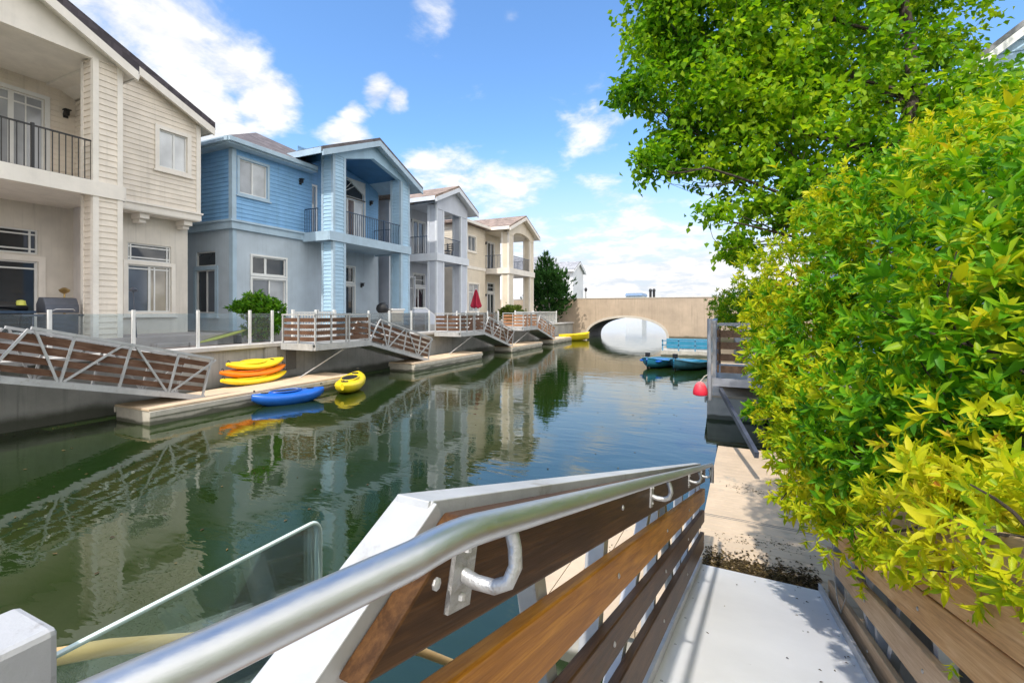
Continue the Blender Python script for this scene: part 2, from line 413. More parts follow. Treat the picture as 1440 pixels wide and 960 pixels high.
# ---------------------------------------------------------------- sky, sun
SUN_EL, SUN_AZ = rad(54), math.atan2(-.996, -.09)      # azimuth measured from +X
SKY = .15
w = bpy.data.worlds.new('World'); S.world = w; w.use_nodes = True
t = NT(w.node_tree); bg = w.node_tree.nodes['Background']; bg.inputs[1].default_value = SKY
sky = t.n('ShaderNodeTexSky'); sky.sky_type = 'NISHITA'; sky.sun_disc = False; sky.sun_elevation = SUN_EL
sky.sun_rotation = math.pi / 2 - SUN_AZ; sky.altitude = 0; sky.air_density = 1.0; sky.dust_density = .6; sky.ozone_density = 2.0
g = t.n('ShaderNodeTexCoord').outputs['Generated']
sp = t.n('ShaderNodeSeparateXYZ'); t.l(g, sp.inputs[0]); dz = t.math('MAXIMUM', sp.outputs[2], 0.0)
den = t.math('ADD', dz, .22)
cp = t.n('ShaderNodeCombineXYZ'); t.l(t.math('DIVIDE', sp.outputs[0], den), cp.inputs[0]); t.l(t.math('DIVIDE', sp.outputs[1], den), cp.inputs[1]); cp.inputs[2].default_value = 3.7
n1 = t.noise(cp.outputs[0], 2.6, 8, .58, .4); n2 = t.noise(cp.outputs[0], 6.5, 6, .6, .2)
nz = t.n('ShaderNodeTexNoise'); t.l(cp.outputs[0], nz.inputs['Vector']); nz.inputs['Scale'].default_value = 3.2; nz.inputs['Detail'].default_value = 5
wv = t.vmath('SUBTRACT', nz.outputs['Color'], (.5, .5, .5)); wsc = t.n('ShaderNodeVectorMath', operation='SCALE'); t.l(wv.outputs[0], wsc.inputs[0]); wsc.inputs['Scale'].default_value = .10
gw_ = t.vmath('ADD', g, (0, 0, 0)); t.l(wsc.outputs[0], gw_.inputs[1]); gw_ = gw_.outputs[0]
def blob(x, y, r):
    d = pxdir(x, y); d = d / np.linalg.norm(d)
    v = t.n('ShaderNodeVectorMath', operation='DISTANCE'); t.l(gw_, v.inputs[0]); v.inputs[1].default_value = tuple(d)
    return t.smooth(v.outputs['Value'], r * 1.5, r * .1)
cov = None
for x, y, r in [(60, -90, .26), (150, -10, .15), (235, 40, .13), (310, 85, .09), (365, 135, .065), (275, 130, .06), (20, -260, .3), (497, 153, .032), (535, 132, .042), (562, 146, .036), (612, 5, .05), (712, 20, .035), (490, 192, .05), (300, 170, .07),
                (640, 245, .08), (720, 285, .10), (850, 275, .075), (900, 300, .12), (600, 235, .06), (985, 330, .13), (830, 180, .10)]:
    b = blob(x, y, r)
    if y < 25 and x > 550: b = t.math('MULTIPLY', b, .62)
    if y > 200 and x > 550: b = t.math('MULTIPLY', b, .66)
    if (x, y) == (830, 180): b = t.math('MULTIPLY', b, .62)
    cov = b if cov is None else t.math('MAXIMUM', cov, b)
band = t.smooth(dz, .235, .07)
cov = t.math('MAXIMUM', cov, band)
fb_ = t.math('ADD', t.math('ADD', t.math('MULTIPLY', cov, 1.15), t.math('MULTIPLY', t.math('SUBTRACT', n1, .5), 2.1)), t.math('MULTIPLY', t.math('SUBTRACT', n2, .5), 1.5))
al = t.smooth(fb_, .30, 1.12)
shade = t.ramp(t.math('ADD', t.math('MULTIPLY', n2, .6), t.math('MULTIPLY', n1, .4)), [(.36, (.70, .76, .86)), (.56, (1.12, 1.10, 1.07))])
cl = t.mix(1.0, shade, (1.05 / SKY, 1.05 / SKY, 1.05 / SKY), 'MULTIPLY')
skc = t.mix(1.0, sky.outputs[0], (1.30, 1.72, 2.05), 'MULTIPLY')
hz = t.mix(t.smooth(dz, .36, .02), skc, (.80 / SKY, .88 / SKY, .97 / SKY))
# unseen bright cloud bank, added behind the camera to light the shaded house fronts
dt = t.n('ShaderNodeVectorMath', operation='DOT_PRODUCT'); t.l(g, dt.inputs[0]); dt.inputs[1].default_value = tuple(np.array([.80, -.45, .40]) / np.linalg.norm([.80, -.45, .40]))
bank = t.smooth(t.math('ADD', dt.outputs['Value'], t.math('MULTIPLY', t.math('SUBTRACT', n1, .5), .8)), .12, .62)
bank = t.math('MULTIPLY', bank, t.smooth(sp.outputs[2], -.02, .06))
fill_col = t.mix(t.smooth(n2, .35, .62), (1.05 / SKY, 1.07 / SKY, 1.10 / SKY), (2.35 / SKY, 2.30 / SKY, 2.22 / SKY))
t.l(t.mix(bank, t.mix(t.math('MULTIPLY', al, .97), hz, cl), fill_col), bg.inputs[0])

sl = bpy.data.lights.new('sun', 'SUN'); sl.energy = 3.9; sl.angle = rad(1.2); sl.color = (1, .95, .87)
so = bpy.data.objects.new('sun', sl); C.objects.link(so)
sd = Vector((math.cos(SUN_EL) * math.cos(SUN_AZ), math.cos(SUN_EL) * math.sin(SUN_AZ), math.sin(SUN_EL)))
so.rotation_euler = sd.to_track_quat('Z', 'Y').to_euler()

# ---------------------------------------------------------------- water and ground
def watermat():
    m, t, b = newmat('canal_water')
    co = t.n('ShaderNodeTexCoord').outputs['Object']
    n = t.noise(co, .25, 4)
    t.l(t.ramp(n, [(.35, (.008, .024, .004)), (.7, (.024, .042, .008))]), b.inputs['Base Color'])
    b.inputs['Roughness'].default_value = .004; b.inputs['IOR'].default_value = 1.6; b.inputs['Specular IOR Level'].default_value = .85
    a = t.noise(t.scaled(co, (.55, 1.25, 1)), 1.5, 3, .5, .6)
    c = t.noise(t.scaled(co, (.8, 2.4, 1)), 3.2, 3, .5, .3)
    d = t.noise(co, .45, 2)
    s3 = t.n('ShaderNodeSeparateXYZ'); t.l(co, s3.inputs[0]); open_ = t.smooth(s3.outputs[1], 44, 75, 1.0, 5.0)
    h = t.math('ADD', t.math('MULTIPLY', a, .75), t.math('MULTIPLY', c, t.math('MULTIPLY', d, .32)))
    bp = t.n('ShaderNodeBump'); bp.inputs['Strength'].default_value = .045; bp.inputs['Distance'].default_value = .2
    t.l(t.math('MULTIPLY', h, open_), bp.inputs['Height']); t.l(bp.outputs[0], b.inputs['Normal'])
    return m
M['water'] = watermat()
mb = MB(); mb.quad((-1500, -60, 0), (1500, -60, 0), (1500, 3000, 0), (-1500, 3000, 0)); struct('water', mb, M['water'])

GZ = 1.5
mb = MB(); mb.box(-60, -14.02, -12, 51, -.5, GZ - .012); struct('ground', mb, M['land'])
mb = MB(); mb.box(1.0, 60, -12, 51, -.5, GZ - .012); struct('bank_ground', mb, M['soil'])
mb = MB()
ys = [-12, 2.1, 10.9, 19.8, 28.6, 37.4, 46.2]
for i in range(len(ys) - 1):
    mb.box(-14.3, -14, ys[i] + .012, ys[i + 1] - .012, -.6, GZ - .10)
    mb.box(-14.02, -13.9, ys[i] - .22, ys[i] + .22, -.6, GZ - .10)
struct('seawall', mb, M['concrete'], .01)
mb = MB(); mb.box(-14.45, -13.86, -12, 46.1, GZ - .096, GZ + .035); struct('seawall_coping', mb, M['cap'], .015)
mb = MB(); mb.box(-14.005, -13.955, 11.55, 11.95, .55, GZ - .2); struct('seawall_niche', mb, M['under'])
mb = MB(); mb.box(.98, 1.3, -12, 46, -.6, GZ - .1); struct('seawall_opposite', mb, M['concrete'])
mb = MB(); mb.box(.95, 1.5, -12, 46, GZ - .096, GZ + .03); struct('coping_opposite', mb, M['cap'])
mb = MB(); mb.box(-40, -14.46, -8, 11.0, GZ - .01, GZ + .012); mb.box(-40, -14.46, 20.6, 45, GZ - .01, GZ + .012); struct('patio', mb, M['patio_grey'])
mb = MB(); mb.box(-17.6, -14.46, 7.3, 20.5, GZ - .008, GZ + .02); struct('patio_paving', mb, M['patio'])
# far shore
mb = MB()
N = 90
xs = np.linspace(-1400, 1400, N); hh = 26 + 26 * np.abs(np.sin(xs * .0041 + 1)) + 18 * np.abs(np.sin(xs * .011)) + rng.random(N) * 6
for i in range(N - 1):
    mb.quad((xs[i], 1900, -1), (xs[i + 1], 1900, -1), (xs[i + 1], 2100, hh[i + 1]), (xs[i], 2100, hh[i]))
struct('hills', mb, M['hills'])

# ---------------------------------------------------------------- house toolkit
def PX(X, s=1): return lambda a, z, d: (X + d * s, a, z)
def PY(Y, s=-1): return lambda a, z, d: (a, Y + d * s, z)
def pbox(mb, P, a0, a1, z0, z1, d0, d1):
    v = [P(a, z, d) for a, z, d in ((a0, z0, d0), (a1, z0, d0), (a1, z1, d0), (a0, z1, d0), (a0, z0, d1), (a1, z0, d1), (a1, z1, d1), (a0, z1, d1))]
    return mb.add(v, [(0, 1, 2, 3), (4, 7, 6, 5), (0, 4, 5, 1), (1, 5, 6, 2), (2, 6, 7, 3), (3, 7, 4, 0)])
CH = .165; LAP = .022
def strip(mb, P, a0, a1, z0, z1, siding):
    if not siding: mb.add([P(a0, z0, 0), P(a1, z0, 0), P(a1, z1, 0), P(a0, z1, 0)], [(0, 1, 2, 3)]); return
    k = math.floor(z0 / CH + 1e-6); z = z0
    while z < z1 - 1e-5:
        zt = min((k + 1) * CH, z1); f0 = (z - k * CH) / CH; f1 = (zt - k * CH) / CH
        d0 = LAP * (1 - f0); d1 = LAP * (1 - f1)
        mb.add([P(a0, z, d0), P(a1, z, d0), P(a1, zt, d1), P(a0, zt, d1), P(a0, z, -.002), P(a1, z, -.002)], [(0, 1, 2, 3), (4, 5, 1, 0)])
        z = zt; k += 1
def wall(mb, P, a0, a1, z0, z1, holes=(), siding=True):
    hs = [h[:4] for h in holes]
    ac = sorted({a0, a1} | {v for h in hs for v in h[:2] if a0 < v < a1})
    for i in range(len(ac) - 1):
        x0, x1 = ac[i], ac[i + 1]; mid = (x0 + x1) / 2
        seg = sorted([(h[2], h[3]) for h in hs if h[0] < mid < h[1]]); z = z0
        for h0, h1 in seg:
            if h0 > z: strip(mb, P, x0, x1, z, h0, siding)
            z = h1
        if z < z1: strip(mb, P, x0, x1, z, z1, siding)
    for h in hs:
        b0, b1, c0, c1 = h; D = -.12
        for q in ([(b0, c0), (b1, c0)], [(b1, c0), (b1, c1)], [(b1, c1), (b0, c1)], [(b0, c1), (b0, c0)]):
            (p, r), (s, u) = q; mb.add([P(p, r, .01), P(s, u, .01), P(s, u, D), P(p, r, D)], [(0, 1, 2, 3)])
def gable(mb, P, ac, half, z0, zr, siding=True, amin=-1e9):
    z = z0; k = math.floor(z0 / CH + 1e-6); w = lambda q: half * (zr - q) / (zr - z0)
    while z < zr - .02:
        zt = min((k + 1) * CH, zr); d0 = LAP if siding else 0
        l0, l1 = max(amin, ac - w(z)), max(amin, ac - w(zt)); r0, r1 = ac + w(z), ac + w(zt)
        if r0 > amin: mb.add([P(l0, z, d0), P(r0, z, d0), P(max(r1, l1), zt, 0), P(l1, zt, 0), P(l0, z, -.002), P(r0, z, -.002)], [(0, 1, 2, 3), (4, 5, 1, 0)])
        z = zt; k += 1
def window(root, P, a0, a1, z0, z1, vs=(), hs=(), pane='pane', trim='white_trim', case=.10, name='window', halfpane=None, sill=True):
    mb = MB()
    if case:
        pbox(mb, P, a0 - case, a0 - .002, z0 - case, z1 + case, -.02, .045); pbox(mb, P, a1 + .002, a1 + case, z0 - case, z1 + case, -.02, .045)
        pbox(mb, P, a0 - .002, a1 + .002, z1 + .002, z1 + case, -.02, .042); pbox(mb, P, a0 - .002, a1 + .002, z0 - case, z0 - .002, -.02, .042)
        if sill: pbox(mb, P, a0 - case - .05, a1 + case + .05, z0 - case - .05, z0 - case, -.02, .09)
    w = build(name, mb, M[trim], root) if case else None
    fm = MB(); e = .045
    pbox(fm, P, a0, a0 + e, z0, z1, -.10, -.03); pbox(fm, P, a1 - e, a1, z0, z1, -.10, -.03); pbox(fm, P, a0 + e, a1 - e, z0, z0 + e, -.10, -.032); pbox(fm, P, a0 + e, a1 - e, z1 - e, z1, -.10, -.032)
    for v in vs:
        f, wd = v if isinstance(v, tuple) else (v, .022); c = a0 + (a1 - a0) * f; pbox(fm, P, c - wd, c + wd, z0 + e, z1 - e, -.095, -.036)
    for v in hs:
        f, wd = v if isinstance(v, tuple) else (v, .022); c = z0 + (z1 - z0) * f; pbox(fm, P, a0 + e, a1 - e, c - wd, c + wd, -.093, -.038)
    if w is None: w = build(name, fm, M['white_trim'], root)
    else: build('frame', fm, M['white_trim'], w)
    pm = MB(); pbox(pm, P, a0 + .01, a1 - .01, z0 + .01, z1 - .01, -.075, -.07)
    if halfpane:
        h = MB(); c = a0 + (a1 - a0) * halfpane[0]
        pm = MB(); pbox(pm, P, a0 + .01, c, z0 + .01, z1 - .01, -.075, -.07); pbox(h, P, c, a1 - .01, z0 + .01, z1 - .01, -.075, -.07)
        build('blind', h, M[halfpane[1]], w)
    build('pane', pm, M[pane], w)
    return w
def roof_gable(root, mname, x0, x1, yc, half, ze, zr, th=.2, name='roof', trim=None, fascia=True):
    """ridge along X between x0 and x1, eaves at yc +- half; slabs, rake boards at x1"""
    mb = MB(); fn = lambda a, b, tt: (tt, a, b)
    mb.prism([(yc - half, ze), (yc, zr), (yc + half, ze), (yc + half, ze + th), (yc, zr + th), (yc - half, ze + th)], fn, x0, x1)
    r = build(name, mb, M[mname], root)
    if trim:
        t2 = MB(); q = .24
        for sgn in (-1, 1):
            t2.prism([(yc + sgn * (half - .03), ze - q + .03), (yc, zr - q), (yc, zr + .02), (yc + sgn * (half - .03), ze + .04)], fn, x1 - .04, x1 + .028)
            if fascia: t2.box(x0, x1 - .05, yc + sgn * half - sgn * .02, yc + sgn * half + sgn * .03, ze - .12, ze + th * .8)
        build('rake_board', t2, M[trim], root)
        s2 = MB(); sof = .10
        s2.prism([(yc - half + .04, ze - sof), (yc, zr - sof), (yc + half - .04, ze - sof), (yc + half - .04, ze - .003), (yc, zr - .003), (yc - half + .04, ze - .003)], fn, x0, x1 - .05)
        build('soffit', s2, M[trim], root)
    return r
def rail(root, pts, z0, z1, m='black_metal', step=.13, name='railing', posts=()):
    mb = MB()
    for (xa, ya), (xb, yb) in zip(pts[:-1], pts[1:]):
        L = math.hypot(xb - xa, yb - ya); n = max(1, int(L / step))
        mb.bar((xa, ya, z1), (xb, yb, z1), .045, .035); mb.bar((xa, ya, z0 + .07), (xb, yb, z0 + .07), .035, .03)
        for i in range(n + 1):
            f = i / n; x, y = xa + (xb - xa) * f, ya + (yb - ya) * f
            mb.box(x - .009, x + .009, y - .009, y + .009, z0 + .05, z1)
    for x, y in posts: mb.box(x - .03, x + .03, y - .03, y + .03, z0 + .003, z1 + .06)
    return build(name, mb, M[m], root)
def column(root, x0, x1, y0, y1, z0, z1, m, trim, siding=True):
    mb = MB()
    wall(mb, PX(x1), y0, y1, z0, z1, siding=siding); wall(mb, PY(y0), x0, x1, z0, z1, siding=siding)
    wall(mb, PX(x0, -1), y0, y1, z0, z1, siding=siding); wall(mb, PY(y1, 1), x0, x1, z0, z1, siding=siding)
    c = build('column', mb, M[m], root)
    tm = MB(); e = .10; p = .03
    for x in (x0, x1):
        for y in (y0, y1):
            sx = 1 if x == x1 else -1; sy = 1 if y == y1 else -1
            tm.box(x + sx * p, x - sx * e, y + sy * p, y - sy * e, z0 + .003, z1 - .003)
    build('corner_board', tm, M[trim], c)
    return c
def wall_light(root, P, a, z):
    mb = MB(); pbox(mb, P, a - .06, a + .06, z - .09, z + .09, 0, .04); pbox(mb, P, a - .05, a + .05, z - .02, z + .13, .04, .16); pbox(mb, P, a - .08, a + .08, z + .13, z + .16, .02, .2)
    build('wall_light', mb, M['black_metal'], root)
def band(mb, P, a0, a1, z0, z1, d=.05): pbox(mb, P, a0, a1, z0, z1, -.03, d)

ZF = 1.86; Z2 = 5.83; ZW = 9.05
# ---------------------------------------------------------------- house 1: cream
h1 = thing('house', 'cream clapboard two-storey house with dark roof at the left edge, nearest the camera', 'house', (-17, 4.6, GZ))
mb = MB(); mb.box(-26, -15.05, -1.5, 10.55, GZ + .013, ZF); build('plinth', mb, M['patio'], h1)
YC1 = 4.65
uw = [(9.12, 10.0, 7.42, 8.66)]; gw = [(8.52, 9.82, 2.58, 4.15), (8.52, 9.82, 4.28, 4.86)]
mb = MB(); P = PX(-17)
wall(mb, P, 7.6, 10.42, 6.08, 9.3, uw); gable(mb, P, YC1, 5.78, 9.3, 11.95, amin=7.3)
wall(mb, PY(10.42, 1), -25, -17, 5.85, 9.3)
Pb = PX(-18.6); ud = (4.9, 6.86, 6.15, 8.97)
wall(mb, Pb, 0, 7.8, 6.05, 9.8, [ud])
wall(mb, PY(7.6), -18.6, -17, 6.05, 9.8)
build('wall', mb, M['cream'], h1)
mb = MB(); Pg = PX(-17.6); gd = [(4.6, 6.72, 1.95, 4.08), (4.6, 6.72, 4.30, 5.02)]
wall(mb, Pg, 7.55, 10.38, ZF, 5.9, gw, False); wall(mb, Pb, 0, 7.6, ZF, 5.9, gd, False); wall(mb, PY(10.38, 1), -25, -17.6, ZF, 5.9, siding=False)
build('ground_floor_wall', mb, M['cream_stucco'], h1)
mb = MB(); wall(mb, PY(7.55), -18.6, -17.6, ZF, 5.9, siding=False); build('side_wall', mb, M['grey_stucco'], h1)
mb = MB()
band(mb, P, 7.6, 10.46, 5.83, 6.08, .06); pbox(mb, P, 7.6, 10.50, 6.04, 6.10, -.02, .11)
pbox(mb, P, 10.30, 10.45, 6.1, 9.2, -.02, .04); mb.box(-17.7, -16.98, 10.44, 10.48, 5.83, 6.1)
mb.box(-18.4, -16.96, 7.62, 10.42, 5.80, 5.828)
build('trim', mb, M['cream_trim'], h1)
for y in (8.75, 10.1):
    mb = MB(); mb.box(-17.6, -17.08, y - .14, y + .14, 5.62, 5.80); mb.box(-17.6, -17.2, y - .10, y + .10, 5.5, 5.62); build('corbel', mb, M['cream_trim'], h1, bevel=.015)
window(h1, P, *uw[0], vs=[(.55, .03)], pane='blind_white', trim='cream_trim', case=.13)
window(h1, Pg, *gw[0], vs=[(.5, .035), .62, .92], hs=[.92], pane='slat_pane', trim='cream_trim', halfpane=(.52, 'curtain'), case=.13)
window(h1, Pg, *gw[1], vs=[.08, .92], hs=[.2, .8], trim='cream_trim', case=.0)
window(h1, Pb, *gd[0], vs=[(.55, .05), (.985, .03)], hs=[.9], name='patio_door', trim='cream_trim', case=.16, pane='pane', sill=False)
window(h1, Pb, *gd[1], vs=[.08, .92], hs=[.2, .8], trim='cream_trim', case=0)
window(h1, Pb, *ud, vs=[(.64, .06), (.8, .015)], hs=[.9], name='balcony_door', trim='white_trim', case=.12, pane='blind', sill=False)
mb = MB(); mb.box(-18.6, -15.42, 1.9, 7.42, 5.80, 6.06); mb.box(-15.45, -15.36, 1.85, 7.36, 5.72, 6.12); mb.box(-17, -15.45, 7.36, 7.45, 5.72, 6.12); build('balcony', mb, M['cream_trim'], h1)
for y0 in (1.95, 6.69):
    column(h1, -16.0, -15.42, y0, y0 + .62, ZF, 5.79, 'cream', 'cream_trim'); column(h1, -16.0, -15.42, y0, y0 + .62, 6.07, 9.45, 'cream', 'cream_trim')
rail(h1, [(-15.5, 2.6), (-15.5, 6.66)], 6.07, 7.2, posts=[(-15.5, 4.5), (-15.5, 5.5)])
mb = MB(); Pf = PX(-15.45); fn = lambda a, b, tt: (tt, a, b)
mb.prism([(1.6, 9.42), (7.5, 9.42), (7.5, 9.5), (YC1, 10.88), (1.8, 9.5)], fn, -15.60, -15.44); mb.box(-18.6, -15.6, 1.9, 7.4, 9.5, 9.6)
mb.box(-18.58, -15.6, 6.9, 7.4, 9.42, 9.5)
build('gable_panel', mb, M['cream_trim'], h1)
roof_gable(h1, 'roof_dark', -20, -15.1, YC1, 2.95, 9.36, 10.92, .26, trim='cream_trim')
roof_gable(h1, 'roof_dark', -26, -16.7, YC1, 6.15, 9.17, 12.0, .26, trim='cream_trim')
wall_light(h1, Pb, 7.35, 8.7)

# ---------------------------------------------------------------- house 2: blue
h2 = thing('house', 'bright blue two-storey house with gabled porch tower and blue grey ground floor', 'house', (-18, 16, GZ))
mb = MB(); mb.box(-27, -15.05, 11.55, 21.2, GZ + .021, ZF); build('plinth', mb, M['patio_grey'], h2)
P = PX(-17.0); Pg = PX(-17.06); Pb = PX(-17.9)
uw2 = [(11.92, 13.12, 7.2, 8.52)]; gw2 = [(12.5, 14.05, 2.55, 3.92), (12.5, 14.05, 4.10, 4.82)]; side = [(-19.3, -18.1, 2.54, 4.25), (-19.3, -18.1, 4.4, 4.98)]
mb = MB(); wall(mb, P, 11.65, 15.4, 6.1, 8.90, uw2); build('wall', mb, M['blue'], h2)
mb = MB(); wall(mb, PY(11.65), -22, -17, 6.1, 8.90); build('side_wall', mb, M['blue'], h2)
mb = MB(); wall(mb, PX(-17.9), 15.4, 20.9, 6.05, 10.3, [(15.6, 16.4, 6.15, 8.6), (18.0, 19.75, 6.12, 8.55), (18.0, 19.75, 8.66, 9.55)]); wall(mb, PY(15.4, 1), -17.9, -17, 6.05, 9.2); build('balcony_wall', mb, M['blue'], h2)
mb = MB(); wall(mb, Pg, 11.7, 16.4, ZF, 5.8, gw2, False); wall(mb, PY(11.72), -22, -17.06, ZF, 5.8, side, False); wall(mb, PX(-17.95), 16.4, 21.0, ZF, 5.8, [(17.6, 19.05, 1.92, 3.95), (17.6, 19.05, 4.15, 4.95)], False); wall(mb, PY(16.4, 1), -17.95, -17.06, ZF, 5.8, siding=False); wall(mb, PY(20.98, 1), -26, -17.9, ZF, 9.2, siding=False)
build('ground_floor_wall', mb, M['blue_stucco'], h2)
mb = MB()
pbox(mb, P, 11.588, 15.4, 5.77, 6.1, -.08, .07); pbox(mb, P, 11.55, 15.4, 6.04, 6.12, -.02, .14); pbox(mb, PY(11.65), -22, -16.937, 5.775, 6.1, -.09, .07); pbox(mb, PY(11.65), -22, -16.867, 6.043, 6.123, -.02, .132)
pbox(mb, P, 11.62, 11.78, 6.125, 8.83, -.02, .045); pbox(mb, PY(11.65), -17.16, -16.960, 6.128, 8.83, -.02, .042)
pbox(mb, Pg, 11.68, 11.84, ZF, 5.85, -.02, .035); pbox(mb, PY(11.72), -17.25, -17.028, ZF, 5.85, -.02, .034)
build('trim', mb, M['blue_trim'], h2)
window(h2, P, *uw2[0], vs=[(.48, .03)], pane='blind', trim='blue_trim', halfpane=(.48, 'blind_white'))
window(h2, Pg, *gw2[0], vs=[(.52, .03)], pane='slat_pane', halfpane=(.52, 'blind'), trim='white_trim', case=.08)
window(h2, Pg, *gw2[1], vs=[(.4, .05)], trim='white_trim', case=.08, sill=False)
window(h2, PY(11.72), *side[0], vs=[(.5, .03)], pane='pane', trim='blue_trim', case=.15, halfpane=(.5, 'slat_pane')); window(h2, PY(11.72), *side[1], trim='blue_trim', case=0)
window(h2, PX(-17.9), 15.6, 16.4, 6.15, 8.6, hs=[(.62, .1)], pane='blind_white', name='balcony_door', sill=False)
window(h2, PX(-17.9), 18.0, 19.75, 6.12, 8.55, vs=[(.33, .05), (.62, .05)], pane='blind_white', name='balcony_door', halfpane=(.01, 'blind_white'), sill=False)
mb = MB(); pbox(mb, PX(-17.9), 18.62, 19.08, 6.2, 8.5, -.066, -.05); build('screen_door', mb, M['brown_pane'], h2)
w = window(h2, PX(-17.9), 18.0, 19.75, 8.66, 9.55, pane='pane', case=.08, sill=False, name='fan_window')
fm = MB()
for a in (18.3, 18.9, 19.4): fm.bar((-17.94, 18.05, 8.7), (-17.94, a, 9.5), .03, .03)
fm.prism([(18.6, 9.56), (19.76, 8.95), (19.76, 9.56)], lambda a, b, tt: (tt, a, b), -17.97, -17.88)
build('muntins', fm, M['white_trim'], w)
window(h2, PX(-17.95), 17.6, 19.05, 1.92, 3.95, vs=[(.5, .05)], name='patio_door', case=.1, sill=False); window(h2, PX(-17.95), 17.6, 19.05, 4.15, 4.95, vs=[.5], case=.08, sill=False)
mb = MB(); mb.box(-17.88, -15.45, 14.95, 20.62, 5.79, 6.04); mb.box(-15.47, -15.4, 14.9, 20.66, 5.70, 6.10); mb.box(-16.99, -15.47, 14.88, 14.95, 5.70, 6.10); mb.box(-17.88, -15.47, 20.62, 20.68, 5.70, 6.10); build('balcony', mb, M['blue_trim'], h2)
for y0 in (15.2, 19.9):
    column(h2, -16.15, -15.5, y0, y0 + .7, ZF, 5.69, 'blue_light', 'blue_trim'); column(h2, -16.15, -15.5, y0, y0 + .7, 6.05, 9.62, 'blue_light', 'blue_trim')
rail(h2, [(-15.55, 15.95), (-15.55, 19.88)], 6.05, 7.15, 'navy_metal', posts=[(-15.55, 18.6)]); rail(h2, [(-16.2, 15.0), (-16.98, 15.0)], 6.05, 7.15, 'navy_metal'); rail(h2, [(-16.2, 20.55), (-17.85, 20.55)], 6.05, 7.15, 'navy_metal')
YC2 = 17.75
mb = MB()
mb.prism([(15.2, 9.5), (15.9, 9.5), (YC2, 10.05), (19.9, 9.5), (20.6, 9.5), (20.6, 9.7), (YC2, 10.85), (15.2, 9.7)], fn, -15.68, -15.462)
build('gable_panel', mb, M['blue_light'], h2)
mb = MB(); mb.prism([(15.2, 9.60), (YC2, 10.15), (20.6, 9.60), (20.6, 9.68), (YC2, 10.23), (15.2, 9.68)], fn, -17.9, -15.69); mb.box(-17.9, -15.6, 15.2, 15.32, 9.3, 9.62); build('ceiling', mb, M['blue_baked_shade'], h2)
roof_gable(h2, 'roof_brown', -21.5, -15.08, YC2, 3.55, 9.3, 10.85, .17, trim='blue_trim')
mb = MB(); ap = (-21.0, 15.6, 11.45); bp_ = (-25.0, 15.6, 11.45)
q = [(-16.5, 11.2, 9.10), (-16.5, 15.3, 9.10), (-17.92, 15.3, 9.84), (-17.92, 18.6, 9.84), (-17.92, 20.0, 9.10), (-27, 20.0, 9.10), (-27, 11.2, 9.10), ap, bp_, (-16.5, 11.2, 8.95), (-16.5, 15.3, 8.95), (-27, 11.2, 8.95), (-17.92, 15.3, 8.95)]
mb.add(q, [(0, 1, 2, 3, 7), (3, 4, 5, 8, 7), (5, 6, 8), (6, 0, 7, 8), (0, 9, 10, 1), (6, 11, 9, 0), (9, 11, 12, 10), (1, 10, 12, 2)])
build('main_roof', mb, M['roof_brown'], h2)
mb = MB(); mb.box(-16.5, -16.40, 11.15, 15.2, 8.90, 9.06); mb.box(-27, -16.52, 11.10, 11.2, 8.90, 9.06); mb.box(-17.0, -16.52, 11.2, 15.3, 8.84, 8.93); mb.box(-27, -17.0, 11.22, 11.66, 8.84, 8.93); build('gutter', mb, M['blue_trim'], h2)
wall_light(h2, PX(-17.9), 20.25, 8.6); wall_light(h2, P, 14.75, 8.3); wall_light(h2, PX(-17.95), 19.6, 4.0)
mb = MB(); mb.tube([(-19.9, 11.56, 1.9), (-19.9, 11.56, 9.1)], .045, 8); build('downpipe', mb, M['blue_trim'], h2)

